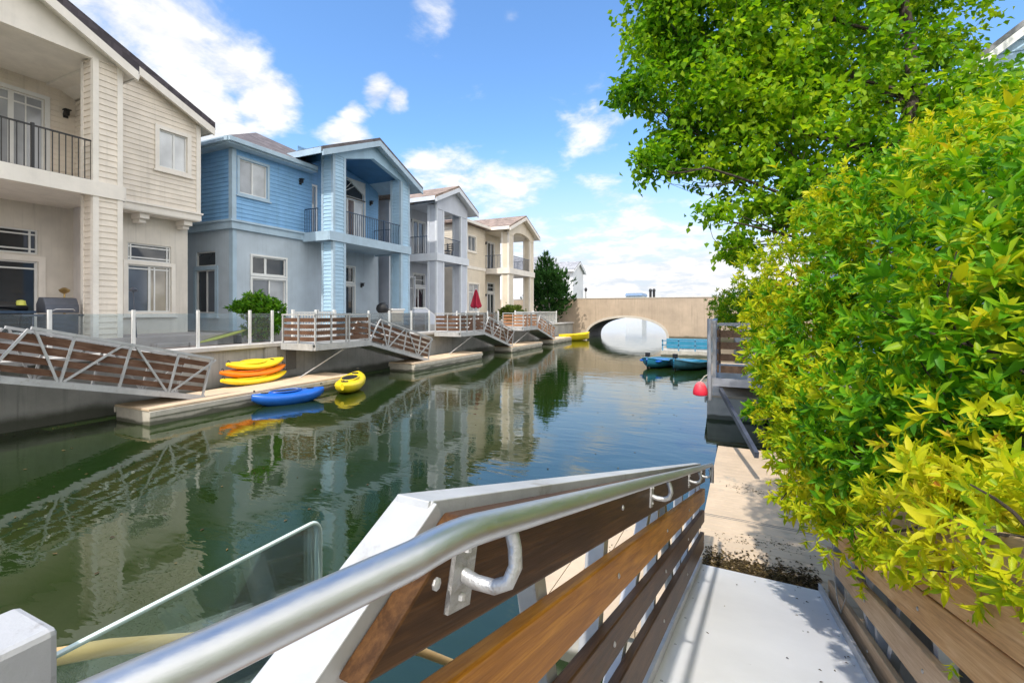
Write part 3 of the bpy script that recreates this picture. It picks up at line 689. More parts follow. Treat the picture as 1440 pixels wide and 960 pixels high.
# ---------------------------------------------------------------- house 3: grey, house 4: tan (same builder, other plans)
def small_house(label, y_wall0, y_wall1, y_c0, y_c1, colw, cs, trim, roof, ycg, halfg, zr, xb, open_back, wing, roofspan):
    h = thing('house', label, 'house', (-18, (y_c0 + y_c1) / 2, GZ))
    mb = MB(); mb.box(-27, -15.05, y_wall0, y_c1 + .2, GZ + .02, ZF); build('plinth', mb, M['patio_grey'], h)
    P = PX(xb); yb1 = y_c1 - (1.9 if open_back else -.3)
    dd = (y_c0 + .95, y_c0 + 2.15)
    holes = [(dd[0], dd[1], 6.12, 8.4), (dd[0], dd[1], 1.95, 4.1), (dd[0], dd[1], 4.3, 5.0)]
    mb = MB(); wall(mb, P, y_c0 - 1.2, yb1, ZF, 9.3, holes, False); wall(mb, PY(yb1, 1), -26, xb, ZF, 9.3, siding=False); build('porch_wall', mb, M[cs], h)
    window(h, P, *holes[0], vs=[(.5, .04)], name='balcony_door', pane='pane' if open_back else 'slat_pane', sill=False); window(h, P, *holes[1], vs=[(.5, .05)], name='patio_door', sill=False); window(h, P, *holes[2], hs=[.5], sill=False, case=.07)
    wall_light(h, P, dd[0] - .45, 8.2); wall_light(h, P, dd[0] - .45, 3.9)
    W = PX(wing); yw1 = y_c0 - .6
    hw = [(y_wall0 + .7, y_wall0 + 1.9, 7.2, 8.3), (y_wall0 + .8, y_wall0 + 2.4, 2.6, 4.7)]
    mb = MB(); wall(mb, W, y_wall0, yw1, ZF, 9.1, hw); wall(mb, PY(y_wall0), -26, wing, ZF, 9.1); wall(mb, PY(yw1, 1), min(xb, wing), max(xb, wing), ZF, 9.1); build('wall', mb, M[cs], h)
    window(h, W, *hw[0], vs=[(.5, .03)], pane='slat_pane', trim=trim); window(h, W, *hw[1], vs=[(.5, .03)], hs=[.7], pane='blind', trim=trim)
    mb = MB(); pbox(mb, W, y_wall0 - .02, yw1, 5.82, 6.05, -.02, .06); pbox(mb, W, y_wall0 - .03, y_wall0 + .14, ZF, 9.05, -.02, .04)
    build('trim', mb, M[trim], h)
    for y0 in (y_c0, y_c1 - colw):
        column(h, -16.1, -15.5, y0, y0 + colw, ZF, 5.63, cs, trim, False); column(h, -16.1, -15.5, y0, y0 + colw, 6.05, 9.0, cs, trim, False)
    mb = MB(); mb.box(xb + .02, -15.45, y_c0 - .05, y_c1 + .05, 5.76, 6.04); mb.box(-15.46, -15.38, y_c0 - .1, y_c1 + .1, 5.65, 6.1); mb.box(xb + .03, -15.46, y_c0 - .12, y_c0 - .05, 5.65, 6.1); mb.box(xb + .03, -15.46, y_c1 + .05, y_c1 + .12, 5.65, 6.1); build('balcony', mb, M[trim], h)
    rail(h, [(-15.55, y_c0 + colw), (-15.55, y_c1 - colw)], 6.05, 7.15, 'navy_metal'); rail(h, [(-16.1, y_c0 + .03), (xb + .05, y_c0 + .03)], 6.05, 7.15, 'navy_metal'); rail(h, [(-16.1, y_c1 - .05), (xb + .05, y_c1 - .05)], 6.05, 7.15, 'navy_metal')
    mb = MB()
    a, b = y_c0 + colw, y_c1 - colw; mid = (a + b) / 2; zz = 8.55
    gp = [(y_c0, zz + .2), (y_c0, 9.3), (ycg, zr - .02), (y_c1, 9.3), (y_c1, zz + .2), (b, zz + .2)]
    arc = [(mid + (b - mid) * math.cos(t_), zz + .2 + .42 * math.sin(t_)) for t_ in np.linspace(.15, math.pi - .15, 12)] if open_back else []
    mb.prism(gp + arc + [(a, zz + .2)], fn, -15.66, -15.462)
    build('gable_panel', mb, M[cs], h)
    mb = MB(); mb.box(xb, -15.67, y_c0, y_c1, 9.1, 9.2); build('ceiling', mb, M[cs], h)
    mb = MB(); mb.box(-16.05, -15.9, y_c0, y_c1, 8.72, 9.05)
    roof_gable(h, roof, -22, -15.05, ycg, halfg, 9.18, zr, .16, trim=trim)
    mb = MB(); e = [(wing + .5, y_wall0 - .4, 9.15), (wing + .5, roofspan, 9.15), (-27, roofspan, 9.15), (-27, y_wall0 - .4, 9.15)]; my = (y_wall0 + roofspan) / 2
    mb.add(e + [(x, y, z + .16) for x, y, z in e] + [(-20.5, my, 10.6), (-25, my, 10.6)], [(0, 1, 2, 3), (0, 4, 5, 1), (1, 5, 6, 2), (2, 6, 7, 3), (3, 7, 4, 0), (4, 8, 5), (5, 8, 9, 6), (6, 9, 7), (7, 9, 8, 4)])
    build('main_roof', mb, M[roof], h)
    mb = MB(); mb.box(wing + .5, wing + .6, y_wall0 - .4, yw1, 9.1, 9.3); build('gutter', mb, M[trim], h)
    return h
h3 = small_house('pale grey two-storey house with tan roof between the blue and tan houses', 21.5, 27.0, 23.25, 26.85, .78, 'grey_siding', 'grey_trim', 'roof_tan', 25.1, 2.6, 10.35, -17.9, False, -17.6, 27.2)
h4 = small_house('tan two-storey house with arched porch opening, just before the dark green tree', 29.4, 38.8, 33.5, 38.8, .85, 'tan_siding', 'cream_trim', 'roof_tan', 36.1, 3.3, 10.55, -17.9, True, -17.3, 36.9)
# ---------------------------------------------------------------- house 5: far pale house behind the tree
h5 = thing('house', 'pale grey house far behind the dark green tree, mostly hidden', 'house', (-21, 62, GZ))
mb = MB(); wall(mb, PX(-19.3), 55.5, 66, GZ, 8.0, [(57, 58.2, 5.4, 6.8), (61, 62.2, 5.4, 6.8)], False); wall(mb, PY(55.5), -30, -19.3, GZ, 8.0, siding=False); wall(mb, PX(-17.6), 58, 62.8, GZ, 8.0, siding=False); wall(mb, PY(58), -19.3, -17.6, GZ, 8.0, siding=False); gable(mb, PX(-17.6), 60.4, 2.4, 8.0, 9.1, False); build('wall', mb, M['far_white'], h5)
window(h5, PX(-19.3), 57, 58.2, 5.4, 6.8, pane='slat_pane'); window(h5, PX(-19.3), 61, 62.2, 5.4, 6.8, pane='slat_pane')
roof_gable(h5, 'roof_grey', -26, -17.3, 60.4, 2.9, 7.9, 9.2, .16, trim='far_white')
mb = MB(); mb.add([(-18.9, 55, 8.0), (-18.9, 66.4, 8.0), (-30, 66.4, 8.0), (-30, 55, 8.0), (-22, 60, 10.2), (-27, 60, 10.2)], [(0, 1, 4), (1, 2, 5, 4), (2, 3, 5), (3, 0, 4, 5), (0, 3, 2, 1)]); build('main_roof', mb, M['roof_grey'], h5)

# ---------------------------------------------------------------- house on the camera's side, behind the tree
hr = thing('house', 'light blue clapboard house behind the leafy tree at the top right', 'house', (6, 11, GZ))
mb = MB(); P = PY(9.6)
wall(mb, P, 3.6, 14, GZ, 6.4, [(5.2, 6.6, 3.0, 4.6)]); wall(mb, PX(3.6, -1), 9.6, 20, GZ, 6.4)
z = 6.4; 
for k in range(40):
    z0 = 6.4 + k * CH; z1 = z0 + CH; x0 = 3.6 + (z0 - 6.4) / .78; x1 = 3.6 + (z1 - 6.4) / .78
    if x1 > 8.8: break
    mb.add([P(x0, z0, LAP), P(14 - (x0 - 3.6), z0, LAP), P(14 - (x1 - 3.6), z1, 0), P(x1, z1, 0), P(x0, z0, 0), P(14 - (x0 - 3.6), z0, 0)], [(0, 1, 2, 3), (4, 5, 1, 0)])
build('wall', mb, M['blue_light'], hr)
window(hr, P, 5.2, 6.6, 3.0, 4.6, vs=[(.5, .03)])
mb = MB(); fy = lambda a, b, tt: (a, tt, b)
mb.prism([(3.2, 6.15), (8.8, 10.55), (14.4, 6.15), (14.4, 6.24), (8.8, 10.64), (3.2, 6.24)], fy, 9.42, 20); build('roof', mb, M['roof_grey'], hr)
mb = MB(); mb.prism([(3.22, 6.02), (8.8, 10.40), (8.8, 10.53), (3.22, 6.15)], fy, 9.36, 9.41); mb.prism([(14.38, 6.02), (8.8, 10.40), (8.8, 10.53), (14.38, 6.15)], fy, 9.36, 9.41); build('rake_board', mb, M['white_trim'], hr)

# ---------------------------------------------------------------- bridge
br = thing('bridge', 'low tan concrete bridge with one wide arch over the canal', 'bridge', (-8.6, 46, 0))
XA0, XA1, RISE, ZB = -12.5, -4.75, 1.98, 3.9; xc = (XA0 + XA1) / 2; sa = (XA1 - XA0) / 2
mb = MB(); n = 28
A = [(xc - sa * math.cos(math.pi * i / n), RISE * math.sin(math.pi * i / n) ** .85) for i in range(n + 1)]
zt = lambda x: ZB - .00025 * (x - xc) ** 2
for Y0 in (46.0, 52.0):
    mb.quad((-24, Y0, -.5), (XA0, Y0, -.5), (XA0, Y0, zt(XA0)), (-24, Y0, zt(-24))); mb.quad((XA1, Y0, -.5), (9, Y0, -.5), (9, Y0, zt(9)), (XA1, Y0, zt(XA1)))
    for i in range(n): mb.quad((A[i][0], Y0, A[i][1]), (A[i + 1][0], Y0, A[i + 1][1]), (A[i + 1][0], Y0, zt(A[i + 1][0])), (A[i][0], Y0, zt(A[i][0])))
for i in range(12):
    xa, xb = -24 + 33 * i / 12, -24 + 33 * (i + 1) / 12
    mb.quad((xa, 46, zt(xa)), (xb, 46, zt(xb)), (xb, 46.4, zt(xb)), (xa, 46.4, zt(xa))); mb.quad((xa, 51.6, zt(xa)), (xb, 51.6, zt(xb)), (xb, 52, zt(xb)), (xa, 52, zt(xa)))
    mb.quad((xa, 46.4, 3.0), (xb, 46.4, 3.0), (xb, 46.4, zt(xb)), (xa, 46.4, zt(xa))); mb.quad((xa, 51.6, 3.0), (xb, 51.6, 3.0), (xb, 51.6, zt(xb)), (xa, 51.6, zt(xa)))
    mb.quad((xa, 46.4, 3.0), (xb, 46.4, 3.0), (xb, 51.6, 3.0), (xa, 51.6, 3.0))
build('bridge_body', mb, M['bridge'], br)
mb = MB()
for i in range(n): mb.quad((A[i][0], 46, A[i][1]), (A[i + 1][0], 46, A[i + 1][1]), (A[i + 1][0], 52, A[i + 1][1]), (A[i][0], 52, A[i][1]))
mb.quad((XA0, 46, -.5), (XA0, 52, -.5), (XA0, 52, 0), (XA0, 46, 0)); mb.quad((XA1, 46, -.5), (XA1, 52, -.5), (XA1, 52, 0), (XA1, 46, 0))
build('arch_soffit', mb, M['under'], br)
mb = MB()
for i in range(n):
    (xa, za), (xb, zb) = A[i], A[i + 1]; k = 1.055
    o = lambda x, z: (xc + (x - xc) * k, z * 1.10 + .03 if z > .02 else z)
    (xo, zo), (xp, zp) = o(xa, za), o(xb, zb)
    mb.add([(xa, 45.95, za), (xb, 45.95, zb), (xp, 45.95, zp), (xo, 45.95, zo), (xa, 46, za), (xb, 46, zb), (xp, 46, zp), (xo, 46, zo)], [(0, 1, 2, 3), (0, 4, 5, 1), (3, 2, 6, 7)])
build('arch_ring', mb, M['bridge_edge'], br)
mb = MB(); mb.box(-24, 9, 45.96, 46.44, ZB - .005, ZB + .07); build('parapet_cap', mb, M['bridge_edge'], br)
mb = MB()
for x in (-6.35, -6.02): mb.lathe([(.0, -.9), (.12, -.9), (.12, .62), (.15, .64), (.15, .80), (.09, .90), (0, .92)], (x, 46.75, 3.92), 10)
tag(build('bollard_lights', mb, M['black_metal'], loc=(-6.2, 46.75, 3.0)), 'pair of short dark posts rising behind the bridge parapet', 'post')
# far building and lamp beyond the bridge
fb = thing('building', 'far low building with a pale blue roof beyond the bridge', 'building', (-51, 300, 0))
mb = MB(); mb.box(-56, -46, 300, 320, -1, 12.6); build('wall', mb, M['far_white'], fb)
mb = MB(); mb.prism([(-56.4, 12.6), (-45.6, 12.6), (-46, 14.4), (-55.8, 14.4)], lambda a, b, tt: (a, tt, b), 299, 321); build('roof', mb, M['far_blue'], fb)
mb = MB(); mb.tube([(-17.0, 62, 1.0), (-17.0, 62, 5.4)], .05, 8); mb.lathe([(0, 0), (.16, .02), (.22, .3), (.12, .5), (0, .55)], (-17.0, 62, 5.35), 10)
tag(build('street_lamp', mb, M['black_metal'], loc=(-17.0, 62, GZ)), 'small dark lamp on a thin post beyond the left end of the bridge', 'street lamp')

# ---------------------------------------------------------------- docks
def dock(x0, x1, y0, y1, z, label, name='dock', side='dock_side', planks=.0):
    d = thing(name, label, 'dock', ((x0 + x1) / 2, (y0 + y1) / 2, 0), group='floating docks along the canal')
    mb = MB(); mb.box(x0 + .02, x1 - .02, y0 + .02, y1 - .02, -.25, z - .055); build('float', mb, M[side], d, bevel=.02)
    mb = MB()
    if planks:
        y = y0
        while y < y1 - .01:
            e = min(y + planks, y1); mb.box(x0, x1, y + .003, e - .003, z - .05, z); y = e
    else: mb.box(x0, x1, y0, y1, z - .05, z)
    build('deck', mb, M['dock'], d, bevel=.004)
    mb = MB(); mb.box(x1 - .01, x1 + .035, y0, y1, z - .19, z - .06); mb.box(x0 - .035, x0 + .01, y0, y1, z - .19, z - .06); build('rub_rail', mb, M['dock_side'], d, bevel=.01)
    return d
dock(-13.25, -11.85, 6.15, 12.6, .38, 'long beige floating dock carrying the stacked kayaks')
dock(-13.35, -12.0, 16.3, 22.5, .38, 'beige floating dock below the blue house porch')
dock(-13.35, -12.05, 26.6, 32.0, .38, 'beige floating dock in front of the grey house')
dock(-13.35, -12.1, 34.6, 39.6, .38, 'farthest floating dock on the left bank, near the yellow boat')

# ---------------------------------------------------------------- left bank gangways
def landing(label):
    """landing deck cantilevered from the seawall, origin at its inner near corner; local coordinates"""
    L = thing('landing', label, 'landing', (-14, 0, 0), group='cantilevered landings on the left bank')
    X0, X1, Y1 = .16, 1.72, 2.65
    mb = MB(); mb.box(X0, X1, 0, Y1, 1.40, 1.49); mb.box(X1 - .06, X1 + .03, 0, Y1, 1.30, 1.52); mb.box(X0, X1 - .06, -.04, .05, 1.30, 1.52); mb.box(X0, X1 - .06, Y1 - .05, Y1 + .02, 1.30, 1.50); build('deck', mb, M['alu_paint'], L, local=True)
    mb = MB()
    for y in (.03, .72, 1.42, 1.56, Y1 - .03): mb.box(X1 - .04, X1 + .012, y - .025, y + .025, 1.49, 2.47)
    for x in (X0 + .03, (X0 + X1) / 2): mb.box(x - .025, x + .025, 0, .05, 1.49, 2.47)
    mb.box(X1 - .05, X1 + .02, -.03, 1.47, 2.47, 2.52); mb.box(X1 - .05, X1 + .02, 1.50, Y1, 2.47, 2.52); mb.box(X0, X1 - .05, -.01, .06, 2.47, 2.52)
    mb.box(X1 - .04, X1 + .01, .05, Y1 - .05, 1.555, 1.585)
    build('rail_frame', mb, M['alu_paint'], L, local=True)
    for k in range(4):
        z = 1.60 + k * .215
        mb = MB(); mb.box(X1 - .075, X1 - .043, .06, Y1 - .06, z, z + .135); mb.box(X0 + .05, X1 - .08, .055, .085, z, z + .135); build('board', mb, M['wood_red'], L, local=True)
    mb = MB(); mb.tube([(X1 - .05, 1.5, 1.33), (1.0, -.15, .30)], .022, 8); build('brace', mb, M['alu_paint'], L, local=True)
    return L
def left_gangway(label):
    G = thing('gangway', label, 'gangway', (0, 0, 0), (rad(-14.6), 0, 0), group='sloping gangways on the left bank')
    L = 4.02; H = .98; w = .53
    mb = MB(); mb.box(-w, w, 0, L, -.05, 0.0); build('deck', mb, M['alu_paint'], G, local=True)
    for s in (-1, 1):
        mb = MB(); x = s * (w + .03)
        mb.bar((x, .35, H), (x, L, H), .06, .06); mb.bar((x, -.05, -.05), (x, L + .02, -.05), .07, .13)
        mb.bar((x, .32, H - .03), (x, -.03, .02), .045, .045); mb.bar((x, L - .03, H - .02), (x, L - .03, 0), .045, .045)
        for u in (1.05, 2.1, 3.15): mb.bar((x, u, H - .02), (x, u, 0), .045, .045)
        for u0, u1 in ((.42, 1.0), (1.95, 1.1), (2.2, 3.1), (4.1, 3.2)): mb.bar((x + s * .002, u0, H - .03), (x + s * .002, u1, .02), .04, .04)
        build('truss', mb, M['alu_paint'], G, local=True)
        for k in range(4):
            z = .10 + k * .215; mb = MB(); e = .30 * (z + .08) / H
            mb.box(x - s * .034, x - s * .064, e + .02, L - .06, z, z + .125); build('board', mb, M['wood_red'], G, local=True)
    mb = MB(); x = w - .07; mb.tube([(x, .25, .84), (x, L - .2, .84), (x, L - .12, .80), (x, L - .1, .70)], .02, 8); build('handrail', mb, M['alu'], G, local=True)
    return G
l1 = landing('landing at the head of the nearest left gangway, by the cream house'); l1.location = (-14, 1.25, 0)
g1 = left_gangway('nearest left gangway, large truss with dark red boards before the cream house'); g1.location = (-12.86, 3.76, 1.42)
for y, lab, gl in ((11.25, 'wood-railed landing in front of the blue house porch', 'gangway sloping down past the blue house porch columns'), (20.6, 'wood-railed landing in front of the grey house', 'gangway with dark gaps before the grey house and red parasol'), (28.9, 'orange-boarded landing in front of the tan house', 'farthest left gangway ending beside the yellow boat')):
    a = dup(l1, (-14, y, 0), lab); b = dup(g1, (-12.86, y + 2.67, 1.42), gl)
    if y > 28:
        a.location.y = 28.9
        for r in (a, b):
            for ch in r.children:
                if ch.name.startswith('board'):
                    ch.data = ch.data.copy(); ch.data.materials[0] = M['wood_orange']

# ---------------------------------------------------------------- left bank fences
def glass_fence(ys, label, x=-14.12, z1=2.64, gm='glass_blue'):
    f = thing('glass_fence', label, 'fence', (x, ys[0], GZ))
    for y in ys:
        mb = MB(); mb.box(x - .035, x + .035, y - .035, y + .035, GZ + .036, z1); build('post', mb, M['plastic_white'], f, bevel=.006)
    for a, b in zip(ys[:-1], ys[1:]):
        mb = MB(); mb.box(x - .005, x + .005, a + .06, b - .06, GZ + .10, z1 - .10); build('glass_panel', mb, M[gm], f)
glass_fence([1.9, 3.6, 5.3, 6.97, 8.62, 10.27, 11.1], 'clear glass fence with white posts along the cream house patio')
glass_fence([13.95, 15.88, 17.27, 18.95, 20.5], 'clear glass fence with white posts before the blue house porch')
glass_fence([23.3, 24.4, 25.91, 27.2, 28.8], 'clear glass fence with white posts before the grey house')
def picket(y0, y1, label, lattice=False, x=-14.12, z1=2.62, step=.13):
    f = thing('picket_fence', label, 'fence', (x, y0, GZ))
    for y in (y0, y1):
        mb = MB(); mb.box(x - .045, x + .045, y - .045, y + .045, GZ + .036, z1 + .05); build('post', mb, M['plastic_white'], f, bevel=.006)
    mb = MB(); mb.box(x - .025, x + .025, y0, y1, z1 - .08, z1 - .02); mb.box(x - .025, x + .025, y0, y1, GZ + .12, GZ + .18)
    zb = GZ + .15
    if lattice:
        zb = GZ + .62; mb.box(x - .02, x + .02, y0, y1, zb - .03, zb + .03); n = int((y1 - y0) / .11)
        for i in range(-4, n + 1):
            for s in (1, -1):
                a = y0 + i * .11; p, q = a, a + .44
                if s < 0: p, q = q, p
                lo = lambda v: min(max(v, y0), y1)
                f0 = (lo(p) - p) / (q - p); f1 = (lo(q) - p) / (q - p); zz = lambda f_: GZ + .16 + .44 * f_
                if abs(f1 - f0) > .05: mb.bar((x + s * .006, p + (q - p) * f0, zz(f0)), (x + s * .006, p + (q - p) * f1, zz(f1)), .006, .025, up=(1, 0, 0))
    for i in range(1, int((y1 - y0) / step)):
        y = y0 + i * step; mb.box(x - .012, x + .012, y - .02, y + .02, zb, z1 - .04)
    build('pickets', mb, M['plastic_white'], f)
picket(11.95, 13.0, 'white picket gate with lattice base beside the green patio bush', True); picket(13.05, 13.9, 'short white picket panel behind the landing of the blue house')
picket(31.7, 35.2, 'white picket fence in front of the tan house'); picket(35.4, 41.2, 'white picket fence below the dark green tree beside the bridge', step=.2)

# ---------------------------------------------------------------- kayaks and boats
def hull_rings(L, W, H, n=15, m=16, rocker=.10, deck=.55, sharp=1.6):
    rings = []
    for i in range(n):
        s = -1 + 2 * i / (n - 1); f = max(.04, (1 - abs(s) ** 2.4)) ** (1 / sharp); zc = rocker * abs(s) ** 2.2
        r = []
        for j in range(m):
            t_ = 2 * math.pi * j / m; c, sn = math.cos(t_), math.sin(t_)
            z = sn * H * (.5 if sn < 0 else .5 * deck) * (.35 + .65 * f)
            r.append((math.copysign(abs(c) ** .8, c) * W / 2 * f, s * L / 2, z + H * .5 + zc))
        rings.append(r)
    return rings
def kayak(label, loc, rot, L, W, H, m, group='kayaks', cockpit=True, rim=None):
    k = thing('kayak', label, 'kayak', loc, rot, group)
    mb = MB(); mb.loft(hull_rings(L, W, H)); build('hull', mb, M[m], k, local=True)
    z = H * .78
    mb = MB(); n = 20; A_ = [(W * .30 * math.cos(2 * math.pi * i / n), -.05 * L + L * .22 * math.sin(2 * math.pi * i / n)) for i in range(n)]
    mb.tube([(x, y, z + .015) for x, y in A_] + [(A_[0][0], A_[0][1], z + .015)], .022, 6, False); build('cockpit_rim', mb, M[rim or m], k, local=True)
    for yy in (-.34, .30):
        mb = MB(); mb.lathe([(0, 0), (W * .13, 0), (W * .13, .02), (0, .028)], (0, yy * L, z + .0), 12); build('hatch', mb, M['plastic_dark'], k, local=True)
    for yy in (-.47, .47):
        mb = MB(); mb.tube([(-.05, yy * L, z + .07), (-.04, yy * L, z + .11), (.04, yy * L, z + .11), (.05, yy * L, z + .07)], .012, 6); build('handle', mb, M['plastic_dark'], k, local=True)
    mb = MB(); mb.add([(x, y, z + .012) for x, y in A_], [tuple(range(n))]); s = build('seat_well', mb, M['plastic_dark' if cockpit else (rim or m)], k, local=True)
    return k
kayak('upper yellow kayak, topmost of the stack against the seawall', (-13.36, 9.90, .82), (0, rad(14), rad(1)), 1.95, .60, .28, 'plastic_yellow', 'kayaks stacked against the seawall', False)
kayak('orange kayak in the middle of the stack against the seawall', (-13.30, 9.80, .60), (0, rad(12), rad(-1)), 2.15, .62, .28, 'plastic_orange', 'kayaks stacked against the seawall')
kayak('lowest yellow kayak of the stack, resting on the dock', (-13.20, 9.76, .385), (0, rad(10), rad(1)), 2.2, .60, .28, 'plastic_yellow', 'kayaks stacked against the seawall')
kayak('blue kayak floating beside the dock', (-11.25, 9.40, -.08), (0, 0, rad(-20)), 1.95, .78, .54, 'plastic_blue', rim='plastic_blue')
kayak('short yellow kayak with bow on the dock end, beyond the blue kayak', (-11.2, 11.75, -.02), (rad(4), 0, rad(30)), 2.1, .86, .58, 'plastic_yellow')

def rowboat(name, label, cat, loc, rz, L, W, H, m, inner, seat):
    b = thing(name, label, cat, loc, (0, 0, rz)); n = 13; rings = []
    sec = lambda s, f, k: [(x * W / 2 * f * k, s * L / 2 * (1 if k == 1 else .97), z) for x, z in ((-1, H), (-.9, H * .45), (-.55, .02), (0, -.03), (.55, .02), (.9, H * .45), (1, H))]
    mb = MB(); prof = []
    for i in range(n):
        s = -1 + 2 * i / (n - 1); f = (1 - max(0, s) ** 2.6 * .93) * (1 - max(0, -s) ** 3 * .25); up = .16 * max(0, s) ** 2
        prof.append([(x, y, z + up) for x, y, z in sec(s, f, 1)])
    k = 7
    mb.add([p for r in prof for p in r], [(i * k + j, i * k + j + 1, (i + 1) * k + j + 1, (i + 1) * k + j) for i in range(n - 1) for j in range(k - 1)] + [tuple(range(k))]); mb.smooth = True
    build('hull', mb, M[m], b, local=True)
    mb = MB(); pr = [[(x * .93, y * .97, z + .04 if z < H * .9 else z - .01) for x, y, z in r] for r in prof]
    mb.add([p for r in pr for p in r], [(i * k + j, (i + 1) * k + j, (i + 1) * k + j + 1, i * k + j + 1) for i in range(n - 1) for j in range(k - 1)] + [tuple(range(k))]); build('interior', mb, M[inner], b, local=True)
    mb = MB()
    mb.tube([r[0] for r in prof] + [prof[-1][-1]] + [r[-1] for r in reversed(prof)], .028, 6); build('gunwale', mb, M[m], b, local=True)
    for y in (-.22 * L, .12 * L):
        mb = MB(); mb.box(-W * .44, W * .44, y - .12, y + .12, H * .62, H * .70); build('seat', mb, M[seat], b, local=True)
    return b
rowboat('rowboat', 'yellow open boat moored at the left end of the bridge', 'boat', (-12.0, 40.4, 0), rad(-32), 3.2, 1.25, .55, 'plastic_yellow', 'plastic_yellow', 'plastic_yellow')
pb = rowboat('pedal_boat', 'blue pedal boat with pale deck, left of the pair on the right bank', 'boat', (-2.7, 22.6, 0), rad(160), 2.3, 1.25, .36, 'plastic_teal', 'plastic_lightblue', 'plastic_lightblue')
mb = MB(); mb.box(-.5, .5, -.1, .9, .31, .40); build('deck', mb, M['plastic_blue'], pb, local=True, bevel=.05)
pb2 = rowboat('pedal_boat', 'dark teal pedal boat beside the blue one on the right bank', 'boat', (-1.35, 22.3, 0), rad(150), 2.3, 1.3, .36, 'plastic_green', 'plastic_teal', 'plastic_teal')
mb = MB(); mb.box(-.45, .45, -.2, .7, .32, .44); build('seat_back', mb, M['plastic_teal'], pb2, local=True, bevel=.05)
for bt in (pb, pb2):
    mb = MB(); mb.tube([(.05, .85, .2), (.05, .95, .62)], .03, 8); mb.box(-.03, .13, .86, 1.04, .55, .74); mb.box(.02, .08, .9, 1.0, -.2, .3); build('motor', mb, M['plastic_dark'], bt, local=True, bevel=.02)
fr = thing('floating_platform', 'floating platform with pale blue railings behind the pedal boats', 'dock', (-2.2, 29.5, 0))
mb = MB(); mb.box(-3.3, -.4, 28.6, 30.6, -.2, .30); build('float', mb, M['dock_side'], fr)
mb = MB()
for z in (.62, .88): mb.box(-3.25, -.5, 28.64, 28.70, z - .03, z + .03)
for x in (-3.2, -2.3, -1.4, -.5): mb.box(x - .035, x + .035, 28.64, 28.71, .3, .95)
build('railing', mb, M['plastic_lightblue'], fr)
mb = MB(); mb.box(-3.1, -.6, 29.8, 30.0, .35, .95); build('bench_back', mb, M['plastic_teal'], fr, bevel=.03)

# ---------------------------------------------------------------- things on the left patios
gr = thing('grill', 'dark grey barbecue grill on a cart in front of the cream house', 'grill', (-16.1, 6.25, ZF))
mb = MB(); mb.box(-16.4, -15.85, 5.9, 6.55, ZF + .1, ZF + .68); build('cabinet', mb, M['grey_metal'], gr, bevel=.02)
mb = MB(); mb.prism([(-16.4, 2.56), (-15.85, 2.56), (-15.88, 2.78), (-16.0, 2.96), (-16.25, 2.98), (-16.4, 2.8)], lambda a, b, tt: (a, tt, b), 5.88, 6.57); build('lid', mb, M['grey_metal'], gr, bevel=.02)
for y0, y1 in ((5.45, 5.86), (6.59, 6.95)):
    mb = MB(); mb.box(-16.35, -15.9, y0, y1, ZF + .62, ZF + .67); mb.tube([(-15.9, (y0 + y1) / 2, ZF + .6), (-15.9, (y0 + y1) / 2, ZF + .3)], .02, 6); build('side_shelf', mb, M['grey_metal'], gr)
for y in (5.95, 6.5):
    for x in (-16.35, -15.9):
        mb = MB(); mb.lathe([(0, 0), (.05, 0), (.05, .1), (0, .1)], (x, y, ZF), 8); build('wheel', mb, M['plastic_dark'], gr)
mb = MB(); mb.tube([(-15.82, 6.0, 2.62), (-15.78, 6.05, 2.66), (-15.78, 6.4, 2.66), (-15.82, 6.45, 2.62)], .014, 6); build('handle', mb, M['alu'], gr)
tb = thing('patio_table', 'low blue-topped patio table beside the grill', 'table', (-16.4, 5.2, ZF))
mb = MB(); mb.box(-16.8, -16.0, 4.7, 5.75, ZF + .70, ZF + .76); build('tabletop', mb, M['navy_metal'], tb)
for x in (-16.75, -16.05):
    for y in (4.75, 5.7):
        mb = MB(); mb.tube([(x, y, ZF), (x, y, ZF + .7)], .022, 6); build('leg', mb, M['plastic_dark'], tb)
cv = thing('folded_cover', 'crumpled black cover with lime patch lying on the patio table', 'cover', (-16.4, 5.3, ZF + .76))
mb = MB(); rr = []
for i in range(9):
    s = -1 + i / 4; rr.append([(-16.4 + .25 * math.cos(a) * (1 - .5 * abs(s)), 5.25 + s * .45, ZF + .86 + (.09 + .05 * math.sin(3 * s + a)) * math.sin(a)) for a in np.linspace(0, 2 * math.pi, 12, endpoint=False)])
mb.loft(rr); build('cloth', mb, M['plastic_dark'], cv)
mb = MB(); mb.lathe([(0, 0), (.10, .0), (.08, .12), (0, .14)], (-16.25, 5.55, ZF + .90), 10); build('patch', mb, M['lime'], cv)
mb = MB(); mb.lathe([(0, 0), (.10, 0), (.03, .06), (.022, 1.25), (.10, 1.30), (.13, 1.36), (.05, 1.42), (0, 1.43)], (-17.2, 6.78, ZF), 12)
tag(build('lamp_stand', mb, M['brass'], loc=(-17.2, 6.78, ZF)), 'slim brass lamp stand behind the grill', 'lamp')
mb = MB(); mb.tube([(-15.25, 7.62, GZ + .02), (-15.3, 7.55, 3.2)], .018, 8); mb.lathe([(0, 0), (.09, .01), (.10, .06), (.03, .12), (0, .13)], (-15.3, 7.55, 3.17), 10)
tag(build('garden_torch', mb, M['grey_metal'], loc=(-15.25, 7.6, GZ)), 'thin garden torch standing beside the cream house column', 'torch')
for i, y in enumerate((8.35, 9.25)):
    mb = MB(); mb.box(-15.05, -14.7, y - .5, y + .35, GZ + .021, GZ + .17); tag(build('step', mb, M['patio'], loc=(-14.9, y, GZ), bevel=.01), ['left', 'right'][i] + ' brick step below the ground floor window of the cream house', 'step')
sb = thing('paddle_board', 'lime and black paddle board tilted up on the patio by the bush', 'paddle board', (-14.9, 10.0, GZ))
rr = []
